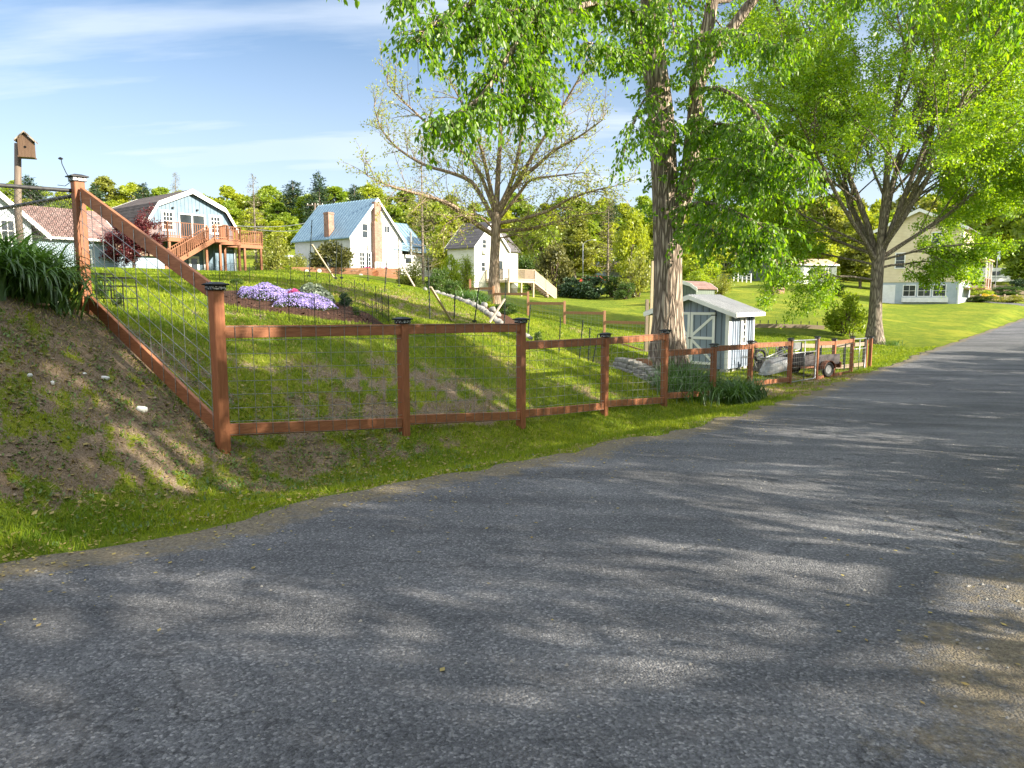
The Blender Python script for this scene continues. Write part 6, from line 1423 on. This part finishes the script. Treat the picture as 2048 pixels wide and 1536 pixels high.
class Proto:
    """hands out the prototype first, copies after"""
    def __init__(s, root, h, w): s.root, s.used, s.h, s.w = root, False, h, w
    def put(s, loc, rz, sx, sz, label, cat, group=None):
        if s.used: r = dup(s.root, loc, rz, (sx, sx, sz))
        else: r = s.root; s.used = True; r.location = loc; r.rotation_euler = (0, 0, rz); r.scale = (sx, sx, sz)
        for k in ('group',):
            if k in r.keys(): del r[k]
        tag(r, label, cat, group); return r
    def px(s, u, vt, vb, wpx, Y, label, cat='shrub', group=None, sink=.05):
        """stand it under photo column u, its foot at vb, its head at vt, wpx wide"""
        g = at(u, vb, Y); z = gz(g.x, g.y); zt = at(u, vt, Y).z; hh = max(.2, zt - z); return s.put((g.x, g.y, z - sink), rng.uniform(0, 6.28), wpx * Y / F / s.w, hh / s.h, label, cat, group)
BL = [Proto(proto_broadleaf('broadleaf_tree', lm, sd, cr=c), 12, 2 * c * 1.15) for lm, sd, c in (('leaf_wood', 1, 3.6), ('leaf_wood2', 2, 3.4), ('leaf_wood3', 3, 3.3), ('leaf_wood', 4, 3.0), ('leaf_wood2', 5, 3.8))]
PINE = Proto(proto_pine('pine_tree', 'needle', 11, ragged=.45, wid=3.0, gap=.6, droop=.05), 14, 6.2)
LARCH = Proto(proto_pine('larch_tree', 'needle_brown', 13, wid=2.4, droop=.0, dens=15, ragged=.5, leaf=.3), 14, 5.2)
CEDAR = Proto(proto_shrub('cedar_shrub', 'needle_olive', 21, 3000, .15), 2, 2.1)
BUSH = Proto(proto_shrub('shrub', 'leaf_shrub', 22), 2, 2.1)
LIME = Proto(proto_shrub('lime_shrub', 'leaf_lime', 23), 2, 2.1)
OLIVE = Proto(proto_shrub('tan_shrub', 'leaf_wood3', 24, 2200, .12), 2, 2.1)
DARKB = Proto(proto_shrub('dark_shrub', 'needle', 25, 3000, .17), 2, 2.1)
ARB = Proto(proto_pine('arborvitae', 'leaf_lime', 26, 3, .55, .12, .5, .16, 26, 'twig', .2), 3, 1.5)

def woods():
    vt = lambda u: np.interp(u, [-200, 60, 150, 260, 400, 500, 600, 760, 900, 1000, 1150, 1300, 1500, 1700, 2200], [374, 372, 378, 366, 378, 384, 380, 384, 396, 402, 402, 408, 402, 400, 372])
    far = [(188, 0, 44), (154, 12, 52), (126, 34, 60), (104, 66, 76)]
    lab = ['mid green spring tree in the mixed wood covering the hillside', 'yellow green spring tree in the mixed wood covering the hillside', 'olive tree barely in leaf in the mixed wood covering the hillside', 'mid green spring tree in the mixed wood covering the hillside', 'yellow green spring tree in the mixed wood covering the hillside']
    for Y, dv, du in far:
        u = -170 + rng.uniform(0, 40)
        while u < 2230:
            skip = (Y < 110 and 1915 < u < 2060) or (Y < 130 and 1950 < u < 2060)
            if not skip:
                g = at(u, 600, Y); z = gz(g.x, g.y); top = at(u, vt(u) + dv - 4 + rng.normal(0, 9) + (abs(rng.normal(0, 14)) if dv else 0), Y).z; h = max(5.5, top - z); i = int(rng.integers(0, 5)); p = BL[i]
                wpx = du * rng.uniform(1.7, 2.6); p.put((g.x, g.y, z - .2), rng.uniform(0, 6.28), min(wpx * Y / F / p.w, h / p.h * 1.35), h / p.h, lab[i], 'tree', 'broadleaf trees of the hillside wood, ' + ('mid green', 'yellow green', 'olive', 'mid green', 'yellow green')[i])
            u += du * rng.uniform(.75, 1.3)
    for u, v, w, Y in ((70, 350, 60, 170), (292, 366, 56, 170), (590, 360, 70, 170), (712, 368, 56, 160), (200, 366, 50, 172), (845, 390, 40, 165), (1225, 400, 46, 150)):
        PINE.px(u, v, 500, w * 1.25, Y, 'dark pine rising above the broadleaf wood on the skyline', 'tree', 'pines on the skyline')
    PINE.px(642, 343, 500, 66, 150, 'tallest dark pine on the skyline, straight above the blue metal roof', 'tree')
    LARCH.px(513, 346, 535, 62, 84, 'tall thin brownish conifer between the gambrel house and the blue roof', 'tree')
    LARCH.px(358, 343, 500, 46, 150, 'thin airy conifer on the skyline straight above the gambrel roof peak', 'tree')
    LARCH.px(846, 262, 545, 70, 62, 'slender bare brownish larch behind the walnut limbs at its left', 'tree')
    LARCH.px(1215, 395, 560, 70, 96, 'bare grey brown tree behind the walnut at its right', 'tree')
    for i, (u, vtp, w, Y, lab2) in enumerate(((905, 430, 90, 84, 'bright yellow green tree between the blue lean-to and the cream house'), (868, 400, 80, 96, 'leafy tree behind the blue lean-to roof'), (1080, 425, 90, 92, 'green tree just right of the cream house roof'), (1150, 430, 90, 100, 'green tree above the dark shrubs in the middle of the field edge'), (1262, 420, 70, 92, 'many stemmed young tree just left of the big trunk'),
                                               (1400, 430, 90, 112, 'tree behind the hanging leaves right of the big trunk'), (1470, 410, 100, 116, 'tree above the pale blue house'), (1560, 425, 100, 112, 'bushy tree just left of the long grey green shed'), (1640, 400, 110, 122, 'tree behind the roof of the long grey green shed'), (1720, 420, 100, 118, 'tree between the long shed and the yellow house'),
                                               (1965, 380, 130, 150, 'tree behind the white travel trailer'), (2040, 330, 130, 140, 'tall tree at the right edge behind the travel trailer'), (2110, 300, 150, 120, 'tree beyond the right edge by the flower terraces'))):
        BL[(i * 2 + 1) % 5].px(u, vtp, 560, w, Y, lab2, 'tree', sink=.2)
woods()
def shrubs():
    CEDAR.px(664, 474, 545, 98, 66, 'broad olive yew bush in front of the white house left wall')
    OLIVE.px(545, 452, 535, 86, 70, 'tan olive shrub between the gambrel deck and the white house'); OLIVE.px(590, 500, 540, 60, 72, 'low tan shrub at the left end of the timber planter wall')
    LIME.px(576, 529, 549, 56, 61, 'low lime green mound at the left end of the planter wall')
    OLIVE.px(822, 512, 567, 66, 42, 'reddish tan shrub below the white lean-to', sink=.1); BUSH.px(882, 528, 575, 52, 38, 'rounded green shrub left of the arborvitae'); BUSH.px(868, 545, 578, 50, 36, 'low green shrub at the top of the stone edging')
    BUSH.px(905, 555, 584, 48, 34, 'leafy green shrub right under the arborvitae'); ARB.px(932, 516, 572, 36, 44, 'narrow arborvitae at the left corner of the cream house', 'shrub'); LIME.px(905, 505, 565, 56, 52, 'lime shrub behind the arborvitae, left of the cream house')
    LIME.px(975, 600, 632, 40, 29, 'light green leafy plant behind the border stones near the second fence post', 'plant'); BUSH.px(1010, 600, 642, 66, 27, 'bushy light green plant at the low end of the planted strip', 'plant')
    BUSH.px(1076, 655, 676, 22, 21, 'small green tuft beside the border stones under the third fence post', 'plant')
    CEDAR.px(1108, 470, 592, 88, 78, 'tall olive brown cedar right of the cream house'); BUSH.px(1062, 500, 590, 70, 82, 'green shrub behind the wooden deck of the cream house')
    DARKB.px(1182, 548, 598, 76, 75, 'dark spreading spruce in front of the red car'); BUSH.px(1225, 545, 600, 60, 76, 'dark green shrub between the spruce and the tan thicket'); DARKB.px(1140, 552, 597, 56, 76, 'dark shrub left of the spreading spruce')
    OLIVE.px(1270, 486, 602, 78, 74, 'tan leafy thicket just left of the big trunk'); OLIVE.px(1316, 500, 602, 60, 80, 'tan thicket partly behind the big trunk'); BUSH.px(1250, 560, 603, 50, 72, 'low green shrub in front of the tan thicket')
    LIME.px(1400, 500, 575, 90, 92, 'yellow green thicket behind the red gambrel roof shed'); OLIVE.px(1440, 540, 588, 60, 72, 'wispy tan shrub right of the red gambrel roof shed'); LIME.px(1395, 535, 592, 60, 80, 'yellow green shrub just behind the small barn')
    LIME.px(1694, 575, 672, 92, 44, 'rounded bright green shrub just left of the trunk of the maple')
    BUSH.px(1515, 540, 575, 70, 100, 'dark green shrub left of the long shed'); BUSH.px(1665, 558, 598, 60, 82, 'dark shrub at the right end of the long shed')
    for i, (u, vt_, vb, w, Y, P_, lab) in enumerate(((1960, 590, 605, 70, 80, BUSH, 'low green plants on the lower flower terrace'), (2020, 588, 604, 80, 80, OLIVE, 'tan perennials on the lower flower terrace'), (1955, 572, 588, 60, 90, LIME, 'yellow green plants on the middle flower terrace'), (2010, 570, 586, 90, 92, BUSH, 'green plants on the middle flower terrace'), (2045, 556, 575, 60, 100, DARKB, 'dark clipped shrub on the upper flower terrace'))):
        P_.px(u, vt_, vb, w, Y, lab, 'plant', sink=.0)
    # plants inside the mulched bed
    for P_, u, vt_, vb, w, Y, lab in ((BUSH, 473, 553, 574, 34, 17.2, 'twiggy dark shrub at the back of the flower bed behind the purple phlox'), (DARKB, 690, 583, 612, 30, 14.8, 'spiky dark green tuft right of the silver bush in the flower bed'), (BUSH, 590, 572, 584, 50, 15.6, 'low green plant behind the purple phlox'), (BUSH, 545, 568, 580, 40, 16.2, 'low green plant behind the left purple mound'),
                                      (BUSH, 712, 618, 630, 18, 13.6, 'small green seedling at the low corner of the flower bed'), (LIME, 672, 590, 603, 16, 15.2, 'small yellow green plant beside the silver bush'), (BUSH, 640, 572, 590, 26, 15.9, 'dark leafy plant behind the silver bush'), (BUSH, 238, 578, 617, 26, 10.6, 'green perennial inside the larger plant cage')):
        P_.px(u, vt_, vb, w, Y, lab, 'plant', sink=.02)
shrubs()
def red_maple():
    b = at(268, 530, 47); o = Vector((b.x, b.y, gz(b.x, b.y))); root = thing('japanese_maple', 'dark red Japanese maple in front of the gambrel house', 'tree', o); T = Tree(); A = lambda u, v, y=47: at(u, v, y)
    P = dict(seg=[5, 4, 3], wob=[.15, .22, .3], up=[-.03, -.06, -.06], n=[7, 5], ang=[45, 50], len=[.6, .55], rr=[.5, .5], k=[6, 4, 3], leaf=[6, 22, 30], size=.13, jit=.1, down=.3, **{'from': .2})
    T.w.tube([(o.x, o.y, o.z - .2), A(266, 512), A(268, 500)], [.1, .08, .07], 8, False)
    for u, v, y in ((228, 482, 46.6), (245, 465, 47.5), (268, 455, 47), (285, 445, 47.4), (302, 500, 46.6), (250, 500, 46), (285, 490, 46.2), (275, 475, 46.2), (235, 500, 47.5), (300, 478, 47.4)):
        e = A(u, v, y); s = A(268, 502); d = e - s; T.grow(s, d + Vector((0, 0, .2)), d.length * 1.0, .05, 0, P)
    T.finish(root, o, 'bark', 'leaf_red', .5)
red_maple()

# ---------------------------------------------------------------- strap-leaved clumps, flowers
def straps(name, label, cat, centres, n, L, w, m, spread=.25, o=None, group=None, arch=1.0, stiff=.0):
    """arching ribbon leaves springing from the given ground points"""
    c = np.array([tuple(p) for p in centres]); k = rng.integers(0, len(c), n); S = 8; p0 = c[k] + np.c_[rng.normal(0, spread, (n, 2)), np.zeros(n)]; p0[:, 2] = ground(p0[:, 0], p0[:, 1]) - .02
    a = rng.uniform(0, 2 * np.pi, n); Ln = L * rng.uniform(.55, 1.1, n); el = np.radians(rng.uniform(58, 88, n)); bend = np.radians(rng.uniform(70, 150, n)) * arch; V = np.empty((n, S + 1, 2, 3)); p = p0.copy(); wd = w * rng.uniform(.7, 1.2, n)
    sd = np.stack([-np.sin(a), np.cos(a), np.zeros(n)], 1)
    for i in range(S + 1):
        f = i / S; ww = (wd * (.75 + .6 * f - 1.33 * f ** 3))[:, None] * .5; V[:, i, 0] = p - sd * ww; V[:, i, 1] = p + sd * ww
        V[:, i, :, 2] += (ww * .5)[:, :1] * np.array([[1, 1]]) * (1 if i else 0)
        e = el - bend * (f + .5 / S) ** 1.7; p = p + np.stack([np.cos(a) * np.cos(e), np.sin(a) * np.cos(e), np.sin(e)], 1) * (Ln / S)[:, None]
    i = (np.arange(n) * (S + 1) * 2)[:, None, None] + (np.arange(S) * 2)[None, :, None] + np.array([0, 1, 3, 2])[None, None]
    o = Vector(tuple(c.mean(0))); o.z = gz(o.x, o.y)
    return tag(np_mesh(name, V.reshape(-1, 3), i.reshape(-1, 4), m, {'tint': np.repeat(rng.random(n), (S + 1) * 2)}, None, o, True), label, cat, group)
def pts_px(l): return [(at(u, v, Y).x, Y, gz(at(u, v, Y).x, Y)) for u, v, Y in l]
straps('lily_clump', 'big dark green arching lily clump at the left edge below the chain link fence', 'plant', pts_px([(-40, 590, 7.2), (0, 585, 7.4), (40, 585, 7.55), (80, 590, 7.7), (20, 560, 7.9), (70, 560, 8.1), (95, 575, 8.1)]), 1400, .88, .030, M['leaf_lily'], .13, arch=1.2)
straps('lily_clump', 'green lily bed behind the fence below the shed door', 'plant', pts_px([(1345, 780, 15.6), (1375, 775, 15.9), (1405, 775, 16.3), (1360, 755, 16.6), (1395, 752, 17.0), (1420, 765, 17.0), (1380, 740, 17.6)]), 1500, .78, .022, M['leaf_lily'], .22)
straps('lily_clump', 'arching lily clump in front of the fence just right of the sixth post', 'plant', pts_px([(1462, 795, 16.3), (1480, 798, 16.4), (1500, 792, 16.8), (1475, 780, 17.0)]), 1100, .82, .021, M['leaf_lily'], .16)
straps('lily_clump', 'dark green daylily clump at the top of the planted strip on the slope', 'plant', pts_px([(945, 597, 29.5), (962, 600, 29), (935, 592, 30.5), (955, 590, 30.5)]), 520, .85, .035, M['leaf_lily'], .22)
straps('sedge_clump', 'small grassy clump at the upper end of the curved block wall', 'plant', pts_px([(1330, 755, 16.9), (1336, 765, 16.5)]), 260, .42, .014, M['leaf_lily'], .12)
straps('iris_clump', 'upright leafy tuft under the raking fence beside the smaller plant cage', 'plant', pts_px([(205, 600, 11.4)]), 60, .38, .02, M['leaf_lily'], .05, arch=.5)
straps('grass_clump', 'coarse grass tuft at the foot of the maple trunk', 'plant', pts_px([(1775, 690, 41.5)]), 160, .45, .03, M['leaf_lily'], .4)
def mound(u, v, Y, rx, ry, h, m, label, n, name='phlox', size=.024, under=True, group=None):
    c = at(u, v, Y); z = gz(c.x, c.y); o = Vector((c.x, c.y, z)); root = thing(name, label, 'flowers', o, 0, group); a = rng.uniform(0, 6.283, n); r = np.sqrt(rng.random(n)); wob = 1 + .16 * np.sin(3 * a + u) + .12 * np.sin(5 * a) + .1 * np.sin(9 * a + v)
    x = c.x + np.cos(a) * r * rx * wob; y = c.y + np.sin(a) * r * ry * wob; zz = ground(x, y) + h * np.sqrt(np.maximum(0, 1 - r ** 2.4)) * (.45 + 1.1 * fbm(x * 4, y * 4, 3, 3)); nr = np.stack([np.cos(a) * r * .7, np.sin(a) * r * .7, np.ones(n) * .7], 1)
    keep = rng.random(n) < .35 + 1.1 * fbm(x * 7, y * 7, 8, 2)
    ax = unit(np.cross(nr, rng.normal(size=(n, 3)))) + nr * .25
    if under:
        k = n // 2; P3 = np.stack([x, y, np.maximum(ground(x, y), zz - rng.uniform(.01, .1, n))], 1)[:k]; leafy('leaves', P3, rng.normal(size=(k, 3)) + np.array([0, 0, .3]), np.full(k, .045), M['leaf_shrub'], root, o, .4)
    leafy('blossoms' if m != 'leaf_grey' else 'foliage', np.stack([x, y, zz], 1)[keep], ax[keep], size * rng.uniform(.7, 1.3, keep.sum()), M[m], root, o, .9, .02); return root
mound(540, 600, 14.6, .60, .6, .21, 'phlox', 'left and larger purple phlox mound in the flower bed', 6500, group='purple phlox mounds'); mound(612, 612, 14.0, .54, .5, .19, 'phlox', 'right purple phlox mound beside the silver bush', 5200, group='purple phlox mounds')
mound(588, 598, 14.35, .16, .14, .22, 'pinkpetal', 'small patch of deep pink flowers between the two purple mounds', 520, 'pink_flowers'); mound(632, 592, 14.9, .34, .3, .28, 'leaf_grey', 'silvery grey feathery bush behind the right purple mound', 2600, 'silver_bush', .06, False)
mound(768, 534, 67, 1.0, .6, .7, 'pinkpetal', 'pink flowers on the patio behind the white railing', 400, 'pink_flowers', .14); mound(737, 533, 67, .7, .5, .7, 'pinkpetal', 'deep pink flowers left of the chimney foot on the patio', 260, 'pink_flowers', .14)
mound(1975, 582, 84, 1.6, .8, .6, 'yellowpetal', 'yellow flowers on the flower terrace by the lane', 700, 'yellow_flowers', .16)

# ---------------------------------------------------------------- trees and bushes on the other side of the lane, whose shade falls across it
def roadside():
    pr = proto_tree_near('roadside_tree', 'leaf_maple', 31, 10500); pr2 = proto_tree_near('roadside_tree', 'leaf_wood', 32, 9500)
    i = 0
    for t, n, s, sz, lab in ((-14, -6.6, 1.1, .9, 'earliest'), (-9, -7.2, 1.0, .9, 'first'), (-3.5, -7.6, 1.05, .95, 'second'), (2.5, -7.8, .95, .95, 'third'), (8, -7.6, 1.0, .82, 'fourth'), (13.5, -6.8, 1.0, .76, 'fifth'), (19, -5.6, 1.0, .56, 'sixth'), (25, -7, 1.0, .5, 'seventh'), (31, -7, 1.0, .5, 'eighth'), (37, -7, .9, .46, 'ninth'), (43, -6, .9, .42, 'tenth'), (49, -6.6, .8, .38, 'eleventh')):
        p = tn(t, n); z = gz(p.x, p.y); (pr if i % 2 else pr2).put((p.x, p.y, z - .1), rng.uniform(0, 6.28), s, s * sz * rng.uniform(.95, 1.05), lab + ' tree in the row shading the far side of the lane', 'tree', 'trees shading the lane'); i += 1
    HB = Proto(proto_shrub('hedge_shrub', 'leaf_shrub', 27, 1700, .25), 2, 2.1)
    for t in np.arange(-12, 50, 1.75):
        if rng.random() < .3: continue
        p = tn(t + rng.uniform(-.8, .8), -3.0 - rng.uniform(0, 2.0)); z = gz(p.x, p.y); HB.put((p.x, p.y, z - .05), rng.uniform(0, 6.28), rng.uniform(1.0, 1.5), rng.uniform(.9, 1.9), 'green bush of the hedge along the far side of the lane', 'shrub', 'hedge bushes along the far side of the lane')
def proto_tree_near(name, lm, seed, nl):
    global rng
    keep = rng; rng = np.random.default_rng(seed); root = thing(name, None, None); T = Tree(); T.w.tube([(0, 0, -.4), (.05, 0, 2), (.1, .1, 5), (0, 0, 8.5)], [.32, .24, .17, .06], 10, False)
    P = dict(seg=[5, 4, 3], wob=[.16, .22, .3], up=[.03, 0, -.05], n=[6, 5], ang=[45, 48], len=[.55, .55], rr=[.5, .5], k=[6, 4, 3], leaf=[0, 14, 32], size=.2, jit=.2, down=.35, **{'from': .2})
    for i in range(17):
        z = 2.0 + i * .48; a = i * 2.4; el = .25 + .5 * i / 15; T.grow((0, 0, z), (math.cos(a), math.sin(a), el), rng.uniform(3.4, 4.6) * (1.1 - .035 * i), .09, 0, P)
    T.finish(root, None, 'bark', lm, .55); rng = keep; return Proto(root, 10, 8)
roadside()
